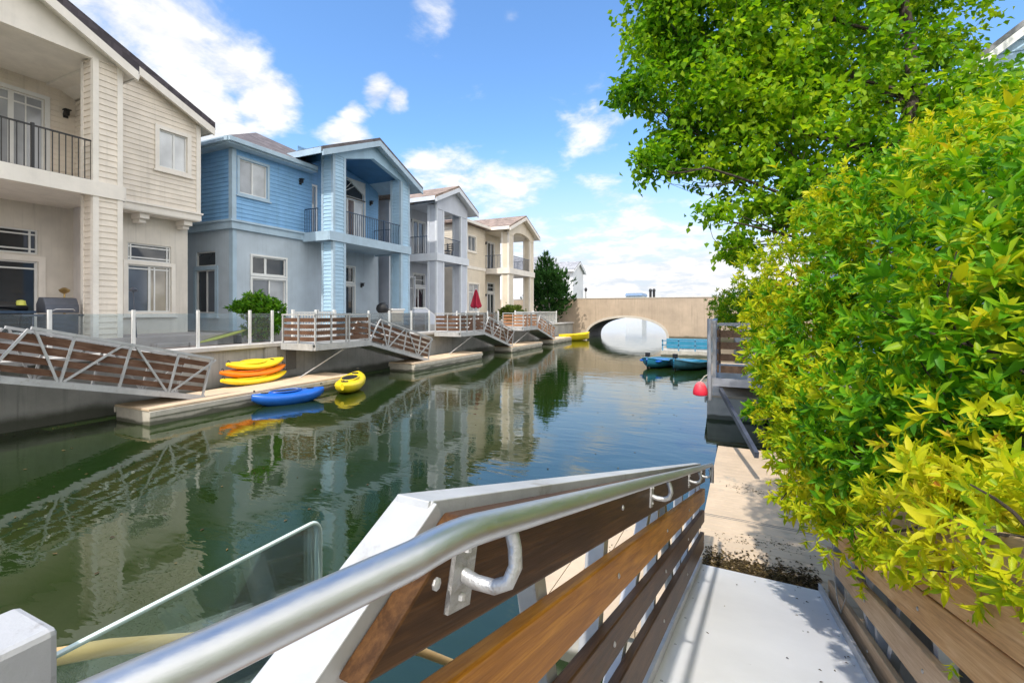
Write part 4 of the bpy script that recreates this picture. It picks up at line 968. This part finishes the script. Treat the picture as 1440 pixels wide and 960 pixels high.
for i in range(13):
    s = -1 + i / 6; f = max(.08, 1 - abs(s) ** 2.5); c = (-14.95 - .25 * s, 9.95 + .95 * s, GZ + .30 + .16 * s)
    rr.append([(c[0] + .20 * f * math.cos(a), c[1], c[2] + .055 * f ** .5 * math.sin(a)) for a in np.linspace(0, 2 * math.pi, 14, endpoint=False)])
mb = MB(); mb.loft(rr); build('board_body', mb, M['lime'], sb)
mb = MB()
for i in range(1, 12):
    pass
mb.add([(p[0], p[1], p[2] + .004) for i in range(1, 12) for p in (Vector(rr[i][3]), Vector(rr[i][4]))], [(2 * i, 2 * i + 1, 2 * i + 3, 2 * i + 2) for i in range(10)]); build('stripe', mb, M['plastic_dark'], sb)
mb = MB(); mb.box(-15.1, -14.85, 10.35, 10.5, GZ + .02, GZ + .30); mb.box(-15.0, -14.8, 9.45, 9.55, GZ + .02, GZ + .12); build('stand', mb, M['plastic_dark'], sb)
ks = thing('kettle_grill', 'round black kettle barbecue on the blue house porch', 'grill', (-15.35, 18.25, ZF))
mb = MB(); mb.lathe([(0, .62), (.2, .66), (.3, .82), (.31, .9), (.27, 1.05), (.12, 1.16), (0, 1.18)], (-15.35, 18.25, ZF), 16); build('bowl', mb, M['plastic_dark'], ks)
for a in (0, 2.1, 4.2):
    mb = MB(); mb.tube([(-15.35 + .2 * math.cos(a), 18.25 + .2 * math.sin(a), ZF + .72), (-15.35 + .3 * math.cos(a), 18.25 + .3 * math.sin(a), ZF)], .015, 6); build('leg', mb, M['alu'], ks)
cb = thing('storage_bench', 'pale storage bench with white lid beside the kettle barbecue', 'bench', (-15.4, 19.2, ZF))
mb = MB(); mb.box(-15.7, -15.15, 18.75, 19.7, ZF, ZF + .78); build('chest', mb, M['cream_trim'], cb, bevel=.02)
mb = MB(); mb.box(-15.74, -15.11, 18.7, 19.75, ZF + .783, ZF + .9); build('lid', mb, M['plastic_white'], cb, bevel=.03)
st = thing('ramp_railing', 'grey slatted ramp with a slanting white handrail before the grey house', 'ramp', (-15.4, 22.2, GZ))
mb = MB(); mb.prism([(20.9, 1.52), (23.3, 1.52), (23.3, 2.15), (22.0, 2.75), (20.9, 2.75)], lambda a, b, tt: (tt, a, b), -15.5, -15.35); build('slat_panel', mb, M['grey_siding'], st)
mb = MB(); mb.bar((-15.42, 20.85, 2.8), (-15.42, 22.0, 2.8), .07, .07); mb.bar((-15.42, 22.0, 2.8), (-15.42, 23.4, 2.14), .07, .07); build('handrail', mb, M['plastic_white'], st)
pr = thing('parasol', 'closed red parasol on the patio between the grey and tan houses', 'parasol', (-15.6, 28.3, GZ))
rr = []
for z, r in ((2.85, .30), (2.95, .38), (3.2, .30), (3.6, .20), (3.95, .10), (4.12, .03)):
    rr.append([(-15.6 + r * (1 + .22 * math.cos(6 * a)) * math.cos(a), 28.3 + r * (1 + .22 * math.cos(6 * a)) * math.sin(a), z + .05 * math.cos(6 * a)) for a in np.linspace(0, 2 * math.pi, 36, endpoint=False)])
mb = MB(); mb.loft(rr, False); build('canopy', mb, M['cloth_red'], pr)
mb = MB(); mb.tube([(-15.6, 28.3, GZ), (-15.6, 28.3, 4.2)], .03, 8); build('pole', mb, M['plastic_white'], pr)
mb = MB(); mb.lathe([(0, .02), (.3, .02), (.28, .1), (.06, .16), (0, .16)], (-15.6, 28.3, GZ), 14); build('base', mb, M['plastic_dark'], pr)
ch = thing('balcony_chair', 'dark slatted chair on the balcony of the grey house', 'chair', (-15.95, 25.3, 6.05))
mb = MB(); mb.box(-16.2, -15.75, 25.05, 25.5, 6.46, 6.5); build('seat', mb, M['plastic_dark'], ch)
mb = MB()
for z in (6.62, 6.76, 6.9): mb.box(-16.2, -15.75, 25.5, 25.53, z, z + .07)
for x in (-16.18, -15.77): mb.box(x - .02, x + .02, 25.49, 25.54, 6.5, 7.0)
build('backrest', mb, M['plastic_dark'], ch)
for x in (-16.18, -15.77):
    for y in (25.08, 25.48):
        mb = MB(); mb.box(x - .02, x + .02, y - .02, y + .02, 6.04, 6.46); build('leg', mb, M['plastic_dark'], ch)

# ---------------------------------------------------------------- our dock and gangway
GY = math.atan(329 / 650.) - math.atan(295 / 650.)        # gangway turned slightly right of the canal
def gw(x, y, z):                                            # gangway plan coordinates to world
    c, s = math.cos(-GY), math.sin(-GY); return (x * c - y * s, x * s + y * c, z)
d0 = thing('dock', 'tan floating dock at the foot of the nearest gangway, littered with leaves', 'dock', gw(-.2, 5.7, 0), (0, 0, -GY), 'floating docks along the canal')
ox, oy = -.2, 5.7
mb = MB(); mb.box(-.17, 1.25, -2.45, 2.45, -.25, .36); mb.box(-1.25, -.174, -2.45, -.72, -.25, .358); build('float', mb, M['dock_side'], d0, local=True, bevel=.02)
mb = MB(); y = -2.5
while y < 2.48: mb.box(-.205, 1.3, y + .0025, y + .1375, .362, .42); y += .14
build('deck', mb, M['dock'], d0, local=True, bevel=.003)
mb = MB(); x = -1.3
while x < -.34: mb.box(x + .0025, x + .1345, -2.5, -.68, .362, .418); x += .137
build('side_deck', mb, M['dock'], d0, local=True, bevel=.003)
mb = MB(); mb.box(-.205, 1.3, -.335, -.325, .415, .4215); mb.box(-.205, 1.3, -.30, -.29, .415, .4215); build('seam', mb, M['under'], d0, local=True)
SL = rad(15.7); sA, cA = math.sin(SL), math.cos(SL); HY = -.4; HZ_ = 1.781
g0 = thing('gangway', 'nearest gangway, white deck with truss sides and a round steel handrail in the foreground', 'gangway', gw(.08, HY, HZ_), (0, 0, 0))
g0.rotation_euler = (Matrix.Rotation(-GY, 3, 'Z') @ Matrix.Rotation(-SL, 3, 'X')).to_euler()
U = lambda Y, v: (Y - HY - v * sA) / cA
LG = 4.72; sh = -.08
mb = MB(); mb.box(-.335 + sh, .495 + sh, 0, LG, -.03, 0); build('deck', mb, M['deckplate'], g0, local=True, bevel=.003)
mb = MB(); mb.box(-.345 + sh, -.325 + sh, 0, LG, .001, .05); mb.box(.485 + sh, .505 + sh, 0, LG, .001, .05); build('toe_plate', mb, M['alu_paint'], g0, local=True, bevel=.003)
for u in ():
    pass
for u in np.arange(.3, LG, .42):
    for x_ in (-.30, .46):
        mb = MB(); mb.lathe([(0, 0), (.007, 0), (.006, .0025), (0, .003)], (x_ + sh, float(u), .0), 8); build('screw', mb, M['weld'], g0, local=True)
vt = .80; u0 = .686
for sgn, xi in ((-1, -.37), (1, .60)):
    x = xi + sh; mb = MB()
    mb.bar((x, u0 - .02, vt - .027), (x, LG - .12, vt - .027), .050, .050)
    mb.bar((x, 0, -.06), (x, LG, -.06), .06, .12)
    mb.bar((x + .001, u0 + .005, vt - .022), (x + .001, u0 - .90, -.05), .062, .05)
    mb.bar((x, LG - .15, vt - .05), (x, LG - .15, 0), .05, .05)
    for u in (1.55, 2.45, 3.35): mb.bar((x, u, vt - .05), (x, u, 0), .045, .05)
    mb.tube([(x - .027, u0 - .012, vt - .006), (x + .027, u0 - .012, vt - .006)], .004, 8); mb.smooth = False
    for a, b in ((1.0, 1.45), (2.35, 1.65), (2.55, 3.25), (4.4, 3.45)): mb.bar((x + .002, a, vt - .05), (x + .002, b, .0), .042, .045)
    build('truss', mb, M['alu_paint'], g0, local=True, bevel=.005)
    tops = (.785, .602, .432, .262) if sgn < 0 else (.80, .66, .525, .335, .11)
    for k, tp in enumerate(tops):
        h = ((.13, .108, .092, .13) if sgn < 0 else (.128,) * 5)[k]; mb = MB(); bi = xi + sh - sgn * .048; th = .030
        s0 = u0 + .02 - (vt - tp) * 1.09; s1 = u0 + .02 - (vt - tp + h) * 1.09; e = LG - .10
        vs = [(bi - th / 2, s0, tp), (bi + th / 2, s0, tp), (bi + th / 2, s1, tp - h), (bi - th / 2, s1, tp - h), (bi - th / 2, e, tp), (bi + th / 2, e, tp), (bi + th / 2, e, tp - h), (bi - th / 2, e, tp - h)]
        mb.add(vs, [(0, 1, 2, 3), (4, 7, 6, 5), (0, 4, 5, 1), (1, 5, 6, 2), (2, 6, 7, 3), (3, 7, 4, 0)])
        m_ = (['wood_dark', 'wood_baked_glow', 'wood_dark', 'wood_dark'] if sgn < 0 else ['wood_grey', 'wood_pale', 'wood_pale', 'wood_grey', 'wood_grey'])[k]
        bo = build('board', mb, M[m_], g0, local=True, bevel=.004)
        for u in (s1 + .10, 1.55, 2.45, 3.35, LG - .15):
            mb = MB(); xb = bi - sgn * (th / 2 + .001); mb.lathe([(0, -.003), (.007, -.003), (.007, .002), (.003, .004), (0, .004)], (0, 0, 0), 8)
            mb.v = [(xb - sgn * vz, u + vx, tp - h / 2 + vy) for vx, vy, vz in mb.v]
            build('bolt', mb, M['weld'], bo, local=True)
xp = -.25 + sh
ub = .52
path = []
A1 = Vector((xp, LG - .32, .80)); pts = [(xp, LG - .20, .66), (xp, LG - .20, .75), (xp, LG - .23, .79), (xp, LG - .30, .803)]
n_ = 14; pts += [(xp, LG - .30 - (LG - .30 - ub - .10) * i / n_, .803 - .012 * i / n_) for i in range(1, n_ + 1)]
# bend to level, drifting slightly left: in local coordinates level means rising backwards against the slope
for i in range(1, 9):
    f = i / 8; ang = SL * f; q = pts[-1]; st_ = .012
    pts.append((q[0] - .10 * st_ * f, q[1] - st_ * math.cos(ang), q[2] - st_ * math.sin(ang) * .92))
for i in range(8):
    q = pts[-1]; pts.append((q[0] - .015, q[1] - .06 * math.cos(SL), q[2] - .06 * math.sin(SL) * .92))
mb = MB(); mb.tube(pts, .0155, 24); build('handrail', mb, M['steel_pipe'], g0, local=True)
for Y in (.47, 1.72, 2.95, 3.8):
    u = U(Y, .73); bx = -.307 + sh
    mb = MB(); mb.box(bx, bx + .006, u - .024, u + .024, .683, .757)
    for a in (-.026, .026): mb.lathe([(0, 0), (.006, 0), (.006, .006), (0, .008)], (bx + .006, u, .72 + a), 8)
    mb.tube([(bx, u, .722), (bx + .022, u + .002, .716), (bx + .046, u + .004, .716), (bx + .062, u + .006, .724), (bx + .068, u + .008, .742), (bx + .064, u + .010, .760), (xp, u + .012, .775)], .0085, 12); mb.smooth = True
    build('rail_bracket', mb, M['weld'], g0, local=True)
# upper landing: deck behind the camera, glass panel, corner post
ld = thing('landing', 'glass-sided upper landing at the head of the nearest gangway', 'landing', gw(0, -1.3, 0))
mb = MB()
for y0, y1 in ((-2.6, -.42),): 
    P4 = [gw(-.85, y0, 0), gw(.95, y0, 0), gw(.95, y1, 0), gw(-.85, y1, 0)]
    mb.add([(p[0], p[1], 1.70) for p in P4] + [(p[0], p[1], 1.77) for p in P4], [(0, 3, 2, 1), (4, 5, 6, 7), (0, 1, 5, 4), (1, 2, 6, 5), (2, 3, 7, 6), (3, 0, 4, 7)])
build('deck', mb, M['deckplate'], ld)
# a side ledge carries the glass wind panel and the square corner post
mb = MB(); mb.box(-1.0, -.55, -.42, .66, 1.64, 1.70); build('ledge', mb, M['alu_paint'], ld)
GX = -.75
prof = [(.12, 1.72), (.70, 1.72)]; R_ = .025
prof += [(.70 - R_ + R_ * math.cos(a), 2.175 - R_ + R_ * math.sin(a)) for a in np.linspace(0, math.pi / 2, 7)] + [(.12, 2.175)]
mb = MB(); mb.prism(prof, lambda a, b, tt: (tt, a, b), GX - .005, GX + .005); gp = build('glass_panel', mb, M['glass'], ld)
mb = MB(); mb.tube([(GX, y, z) for y, z in prof[1:]], .0045, 6); build('glass_edge', mb, M['glass_edge'], gp)
mb = MB(); mb.box(-.80, -.70, .172, .272, 1.70, 2.235); build('corner_post', mb, M['post_paint'], ld, bevel=.008)
mb = MB(); mb.tube([(-1.12, .05, 2.03), (-1.12, .25, 2.01), (-1.11, .40, 1.98), (-1.1, .5, 1.94), (-1.1, .69, 1.835), (-1.1, .85, 1.735), (-1.08, 1.0, 1.645), (-1.05, 1.15, 1.55), (-1.0, 1.4, 1.36), (-.98, 1.8, 1.0), (-.96, 2.3, .72), (-.95, 2.9, .48), (-.95, 3.4, .45)], .015, 12)
tag(build('hose', mb, M['hose'], loc=(-1.0, 2, .45)), 'tan hose bending down past the glass panel towards the dock', 'hose')
# thin mooring cord hanging by the lower right corner of the gangway
mb = MB(); pts = [gw(.56, 4.0, 1.02), gw(.545, 3.95, .98), gw(.53, 3.8, .88), gw(.525, 3.6, .75), gw(.53, 3.5, .72), gw(.54, 3.42, .86), gw(.55, 3.5, 1.08)]; mb.tube(pts, .004, 6); tag(build('cord', mb, M['rope'], loc=gw(.54, 3.7, .8)), 'thin pale cord looped over the lower right boards of the nearest gangway', 'cord')

# leaf litter
n = 2600
Y_ = 4.24 + np.abs(rng.normal(size=n)) * .16; X_ = -.33 + .86 * rng.random(n)
keep = Y_ < 4.75; X_, Y_ = X_[keep], Y_[keep]; n = len(X_)
Pp = np.array([gw(x, y, .424) for x, y in zip(X_, Y_)]); Pp[:, 2] += rng.random(n) * .015
Dn = np.column_stack([rng.normal(size=n), rng.normal(size=n), rng.normal(size=n) * .15]); Nn = np.tile([0, 0, 1.], (n, 1)) + rng.normal(size=(n, 3)) * .25
lo = leaf_mesh('leaf_litter', Pp, Dn, Nn, .02 + .03 * rng.random(n), .008 + .012 * rng.random(n), M['litter'], None); lo['kind'] = 'stuff'; lo['label'] = 'dark strip of dead leaves across the dock at the gangway foot'
n = 355
Pp = []
for i in range(n):
    if i < 55:
        Y0 = .9 + 3.2 * random.random(); v = .004; x = -.30 + .76 * random.random()
        if random.random() < .5: x = .28 + .2 * random.random()
        Pp.append(gw(x, Y0, 1.781 - (Y0 + .4) * math.tan(SL) + v))
    else:
        c = random.choice([(.05, 6.4), (.1, 6.3), (.2, 4.95), (-.05, 4.9), (.3, 5.0), (-.9, 4.2)]); Pp.append(gw(c[0] + random.gauss(0, .13), c[1] + random.gauss(0, .07), .424))
Pp = np.array(Pp); Dn = np.column_stack([rng.normal(size=n), rng.normal(size=n), rng.normal(size=n) * .1]); Nn = np.tile([0, 0, 1.], (n, 1)) + rng.normal(size=(n, 3)) * .15
lo = leaf_mesh('fallen_leaves', Pp, Dn, Nn, .012 + .02 * rng.random(n), .005 + .008 * rng.random(n), M['litter'], None); lo['kind'] = 'stuff'; lo['label'] = 'scattered bits of dry leaf on the gangway deck and dock'

n = 500
Pp = np.column_stack([-11.5 + 11 * rng.random(n), 1.5 + 26 * rng.random(n) ** 1.6, np.full(n, .006)])
cl_ = rng.random(n) < .5; Pp[cl_, 0] = -13.8 + rng.exponential(.8, cl_.sum())
lo = leaf_mesh('floating_leaves', Pp, np.column_stack([rng.normal(size=n), rng.normal(size=n), np.zeros(n)]), np.tile([0, 0, 1.], (n, 1)) + rng.normal(size=(n, 3)) * .05, .03 + .04 * rng.random(n), .02 + .02 * rng.random(n), M['litter'], None, droop=0.); lo['kind'] = 'stuff'; lo['label'] = 'tiny leaves and specks floating on the canal'

# ---------------------------------------------------------------- neighbour's landing on the right bank
nl = thing('landing', 'aluminium landing with brown boards on the right bank, half hidden by the bush', 'landing', (.5, 9.8, GZ))
mb = MB(); mb.box(-.12, 1.0, 8.6, 11.2, 1.38, 1.45); mb.box(-.16, -.08, 8.55, 11.2, 1.34, 1.47); mb.box(-.08, 1.0, 8.55, 8.63, 1.34, 1.47); build('deck', mb, M['grey_alu'], nl)
mb = MB()
for y in (8.62, 9.9, 11.15): mb.box(-.15, -.09, y - .03, y + .03, 1.45, 2.40)
for x in (.42, .95): mb.box(x - .03, x + .03, 8.58, 8.64, 1.45, 2.36)
mb.box(-.16, -.08, 8.58, 11.2, 2.40, 2.45); mb.box(-.05, 1.0, 8.58, 8.64, 2.36, 2.41); mb.tube([(-.19, 8.52, 1.1), (-.19, 8.52, 2.48)], .036, 12); build('rail_frame', mb, M['grey_alu'], nl)
for k in range(4):
    z = 1.56 + k * .2
    mb = MB(); mb.box(-.075, -.045, 8.66, 11.1, z, z + .12); build('board', mb, M['wood_dark2'], nl)
    mb = MB(); mb.box(-.02, 1.0, 8.645, 8.675, z, z + .12); build('board', mb, M['wood_dark2'], nl)
mb = MB(); mb.bar((-.02, 8.58, 1.28), (.40, 6.55, .80), .05, .08); build('brace', mb, M['grey_metal'], nl)
ng = dup(g1, (.47, 11.25, 1.42), 'short gangway beyond the right bank landing, leading away from the camera')
d = dock(-.35, .95, 12.2, 20, .58, 'concrete float under the right bank landing')
rb = thing('mooring_buoy', 'red dome-shaped float with sun-faded pink top hung on the right bank landing', 'float', (-.33, 8.42, 1.2))
mb = MB(); mb.lathe([(0, 1.19), (.08, 1.185), (.115, 1.20), (.12, 1.235), (.11, 1.29), (.09, 1.35), (.06, 1.395), (.025, 1.415), (0, 1.42)], (-.33, 8.42, 0), 20); build('float_body', mb, M['buoy'], rb)
mb = MB(); mb.tube([(-.33, 8.42, 1.42), (-.27, 8.48, 1.5), (-.18, 8.54, 1.55)], .010, 6); build('rope', mb, M['rope'], rb)

# ---------------------------------------------------------------- vegetation
def limb(mb, p, q, r0, r1, bend=.08, n=7, sides=7):
    p = np.array(p, float); q = np.array(q, float); L = np.linalg.norm(q - p); o = rng.normal(size=3) * L * bend
    pts = [p + (q - p) * f + o * math.sin(math.pi * f) + rng.normal(size=3) * L * .012 * (0 < f < 1) for f in np.linspace(0, 1, n)]
    mb.tube([tuple(x) for x in pts], [r0 + (r1 - r0) * f for f in np.linspace(0, 1, n)], sides); return pts

# big foreground bush on the right
bush = thing('bush', 'large yellow-green leafy bush hanging over the right rail of the gangway', 'bush', (1.3, 2.6, GZ))
def lp(x, y, dpt, r): return (at(x, y, dpt), r)
lumpsA = [lp(1180, 520, 3.2, .62), lp(1300, 420, 2.9, .72), lp(1270, 330, 3.3, .60), lp(1400, 290, 2.7, .55), lp(1300, 600, 2.0, .46), lp(1410, 500, 1.7, .48), lp(1480, 350, 2.0, .5), lp(1500, 620, 1.5, .42), lp(1215, 650, 2.5, .36)]
lumpsB = [lp(1118, 470, 3.7, .46), lp(1112, 390, 4.0, .40), lp(1200, 300, 3.8, .40), lp(1140, 600, 2.9, .40), lp(1135, 685, 2.7, .23), lp(1190, 720, 2.3, .20), lp(1300, 740, 1.6, .24), lp(1390, 745, 1.25, .22), lp(1460, 760, 1.0, .17), lp(1440, 640, 1.4, .26), lp(1330, 250, 3.4, .40), lp(1430, 210, 3.0, .40), lp(1082, 545, 3.3, .24)]
lumpsC = [((1.35, .9, 2.7), (.55, .8, .8)), ((1.4, -.3, 2.7), (.5, .9, .9)), ((1.6, 2.2, 2.6), (.7, .9, 1.0)), ((1.5, 3.6, 2.4), (.7, .9, .9)), ((1.35, -1.6, 2.7), (.5, .9, .9))]
def leafy(name, lumps, n, per, L, m, parent, shell=.6, wr=.36, fine=True, up=.3, droop=.25, spread=.9, keep=None):
    P, O = lump_points(lumps, n, shell)
    far = (rng.random(len(P)) < .14) * rng.exponential(.075, len(P)); P = P + O * far[:, None]
    if keep is not None: k = keep(P); P, O = P[k], O[k]
    a, b, c, l = rosettes(P, O, per, L, spread, up)
    return leaf_mesh(name, a, b, c, l, l * wr * (.8 + .4 * rng.random(len(l))), m, parent, fine, droop)
def clear(P):     # keep the foliage off the walking space and away from the lens
    c, s = math.cos(GY), math.sin(GY); x = P[:, 0] * c - P[:, 1] * s; y = P[:, 0] * s + P[:, 1] * c
    return ((x > .38 - .20 * (y - 2.1).clip(0, 2.4)) & (np.linalg.norm(P - np.array([0, 0, ZC]), axis=1) > .75))
leafy('foliage', lumpsA, 5000, 8, .060, M['leaf_bush'], bush, .62, .33, keep=clear)
leafy('yellow_foliage', lumpsB, 5000, 8, .047, M['leaf_bush_yellow'], bush, .55, .30, keep=clear, up=.1)
leafy('back_foliage', lumpsC, 2600, 7, .075, M['leaf_bush'], bush, .6, fine=False, keep=clear)
mb = MB()
for q, r in lumpsA + lumpsB:
    b0 = (1.15 + .5 * random.random(), np.clip(q[1], .6, 3.6) + .2, GZ); limb(mb, b0, q, .022, .006, .1)
    for k in range(4): limb(mb, q, np.array(q) + rand_unit(1)[0] * (r * .9), .006, .002, .1, 5, 5)
build('stems', mb, M['bark'], bush)

# broadleaf tree behind it
tree = thing('tree', 'tall bright green broadleaf tree leaning over the canal behind the bush', 'tree', (2.15, 7.2, GZ))
TL = [(955, 55, 7, 70), (985, 150, 6.6, 70), (905, 140, 7, 30), (868, 120, 7.1, 16), (930, 30, 7.4, 50), (1030, 120, 7, 105), (950, 215, 6.4, 38), (910, 238, 6.3, 24), (1015, 235, 6.4, 34), (1110, 60, 7, 140), (1085, 210, 6.6, 95), (1180, 150, 7, 130), (1290, 70, 7.6, 85), (1360, 165, 6.2, 70), (1240, 230, 6.2, 80), (1062, 290, 6.0, 26), (1005, 312, 5.9, 22), (1040, 340, 5.8, 26), (1125, 290, 6, 48),
      (1050, -60, 7, 160), (1220, -110, 7.2, 190), (960, -60, 7.4, 90), (1320, -70, 7.4, 105), (1180, -260, 7.2, 170), (1330, 230, 5.6, 70)]
tl = [(at(x, y, dpt) + np.array([0, .35 * math.sin(i * 2.3), 0]), np.array([1, 1.25, 1]) * r * dpt / 650.) for i, (x, y, dpt, r) in enumerate(TL)]
nC = 3300
P, O = lump_points(tl, nC, .25, .5)
per = 20
Pc = np.repeat(P, per, 0) + rng.normal(size=(nC * per, 3)) * np.array([.085, .085, .07]); n = len(Pc)
Dn = np.repeat(O, per, 0) * .6 + rng.normal(size=(n, 3)) * .9 + np.array([0, 0, -.35]); Nn = np.array([0, 0, 1.]) + rng.normal(size=(n, 3)) * .6
l = .068 + .055 * rng.random(n)
leaf_mesh('crown', Pc, Dn, Nn, l, l * .75, M['leaf_tree'], tree, False, .2)
mb = MB(); base = np.array((2.15, 7.2, GZ)); top = at(1278, -250, 7.3)
tr = limb(mb, base, top, .11, .04, .03, 12, 12)
mids = {i: tr[i] for i in range(len(tr))}
for i, (q, r) in enumerate(tl):
    j = min(range(2, 11), key=lambda k: abs(tr[k][2] - (q[2] - .75 * np.linalg.norm(q[:2] - tr[k][:2]) * .8)))
    br_ = limb(mb, tr[j], q, .030, .007, .06, 8, 7)
    for k in range(7):
        e = limb(mb, br_[random.choice([4, 5, 6, 7])], np.array(q) + rand_unit(1)[0] * r * .9, .007, .002, .1, 5, 5)
build('trunk', mb, M['bark'], tree)

# dark green tree by the bridge
jt = thing('tree', 'dense dark green conical tree at the left end of the bridge', 'tree', (-15.9, 43.6, GZ))
jl = [((-15.7, 43.4, 3.7), (2.35, 2.2, 1.9)), ((-15.7, 43.4, 5.3), (2.15, 2.1, 1.7)), ((-15.9, 43.6, 5.2), (1.7, 1.7, 1.8)), ((-16.0, 43.6, 6.6), (1.15, 1.15, 1.5)), ((-15.3, 43.2, 4.4), (1.3, 1.5, 1.6)), ((-16.6, 44, 5.0), (1.4, 1.5, 1.7)), ((-16, 43.6, 7.6), (.5, .5, .9))]
P, O = lump_points(jl, 2200, .5); a, b, c, l = rosettes(P, O, 9, .36, .55, 1.2)
leaf_mesh('crown', a, b, c, l, l * .20, M['leaf_far'], jt, False, -.1)
mb = MB(); mb.tube([(-15.9, 43.6, GZ), (-15.9, 43.6, 7.4)], [.16, .03], 8); build('trunk', mb, M['bark'], jt)
mb = MB()
# green patio bush beside the blue house
pbs = thing('bush', 'bright green bush on the patio in front of the blue house window', 'bush', (-15.2, 11.35, GZ))
bl = [((-15.2, 11.3, 2.75), (.65, .6, .55)), ((-15.1, 11.6, 2.3), (.6, .6, .5)), ((-15.2, 10.75, 2.75), (.4, .42, .2)), ((-15.2, 11.95, 2.75), (.45, .42, .3)), ((-15.2, 11.5, 1.95), (.5, .55, .45))]
leafy('foliage', bl, 900, 8, .12, M['leaf_patio'], pbs, .5, .42, False)
mb = MB()
for q, r in bl: limb(mb, (-15.2, 11.4, GZ + .02), q, .02, .008)
build('stems', mb, M['bark'], pbs)
ob = thing('bush', 'low olive green bush in front of the tan house porch', 'bush', (-15.1, 33.5, GZ))
leafy('foliage', [((-15.1, 33.5, 2.5), (.7, 1.7, .62)), ((-15.1, 32.6, 2.4), (.6, 1.0, .5))], 700, 8, .14, M['leaf_olive'], ob, .5, .4, False)
mb = MB()
for k in range(5): limb(mb, (-15.1, 33.4, GZ), (-15.1, 32.6 + .4 * k, 2.4), .02, .008)
build('stems', mb, M['bark'], ob)
nb = thing('bush', 'bright grass-green shrub rising behind the right bank landing', 'bush', (.9, 12.6, GZ))
leafy('foliage', [((.45, 11.9, 2.62), (.75, .9, .55)), ((.25, 12.8, 2.65), (.45, .6, .40)), ((1.0, 11.6, 2.7), (.6, .7, .6))], 1100, 8, .085, M['leaf_bush'], nb, .5, .3, False)
mb = MB()
for k in range(5): limb(mb, (1.25, 12.4, GZ), (.4 + .15 * k, 12.2 + .15 * k, 2.5), .02, .008)
build('stems', mb, M['bark'], nb)
mb = MB()

# ---------------------------------------------------------------- render settings
S.render.engine = 'CYCLES'
S.cycles.max_bounces = 6; S.cycles.transparent_max_bounces = 12; S.cycles.diffuse_bounces = 3; S.cycles.glossy_bounces = 4
S.cycles.use_adaptive_sampling = True; S.cycles.adaptive_threshold = .02; S.cycles.use_denoising = True; S.cycles.sample_clamp_indirect = 6
S.cycles.caustics_reflective = False; S.cycles.caustics_refractive = False
S.view_settings.view_transform = 'Standard'; S.view_settings.look = 'None'; S.view_settings.exposure = 0; S.view_settings.gamma = 1
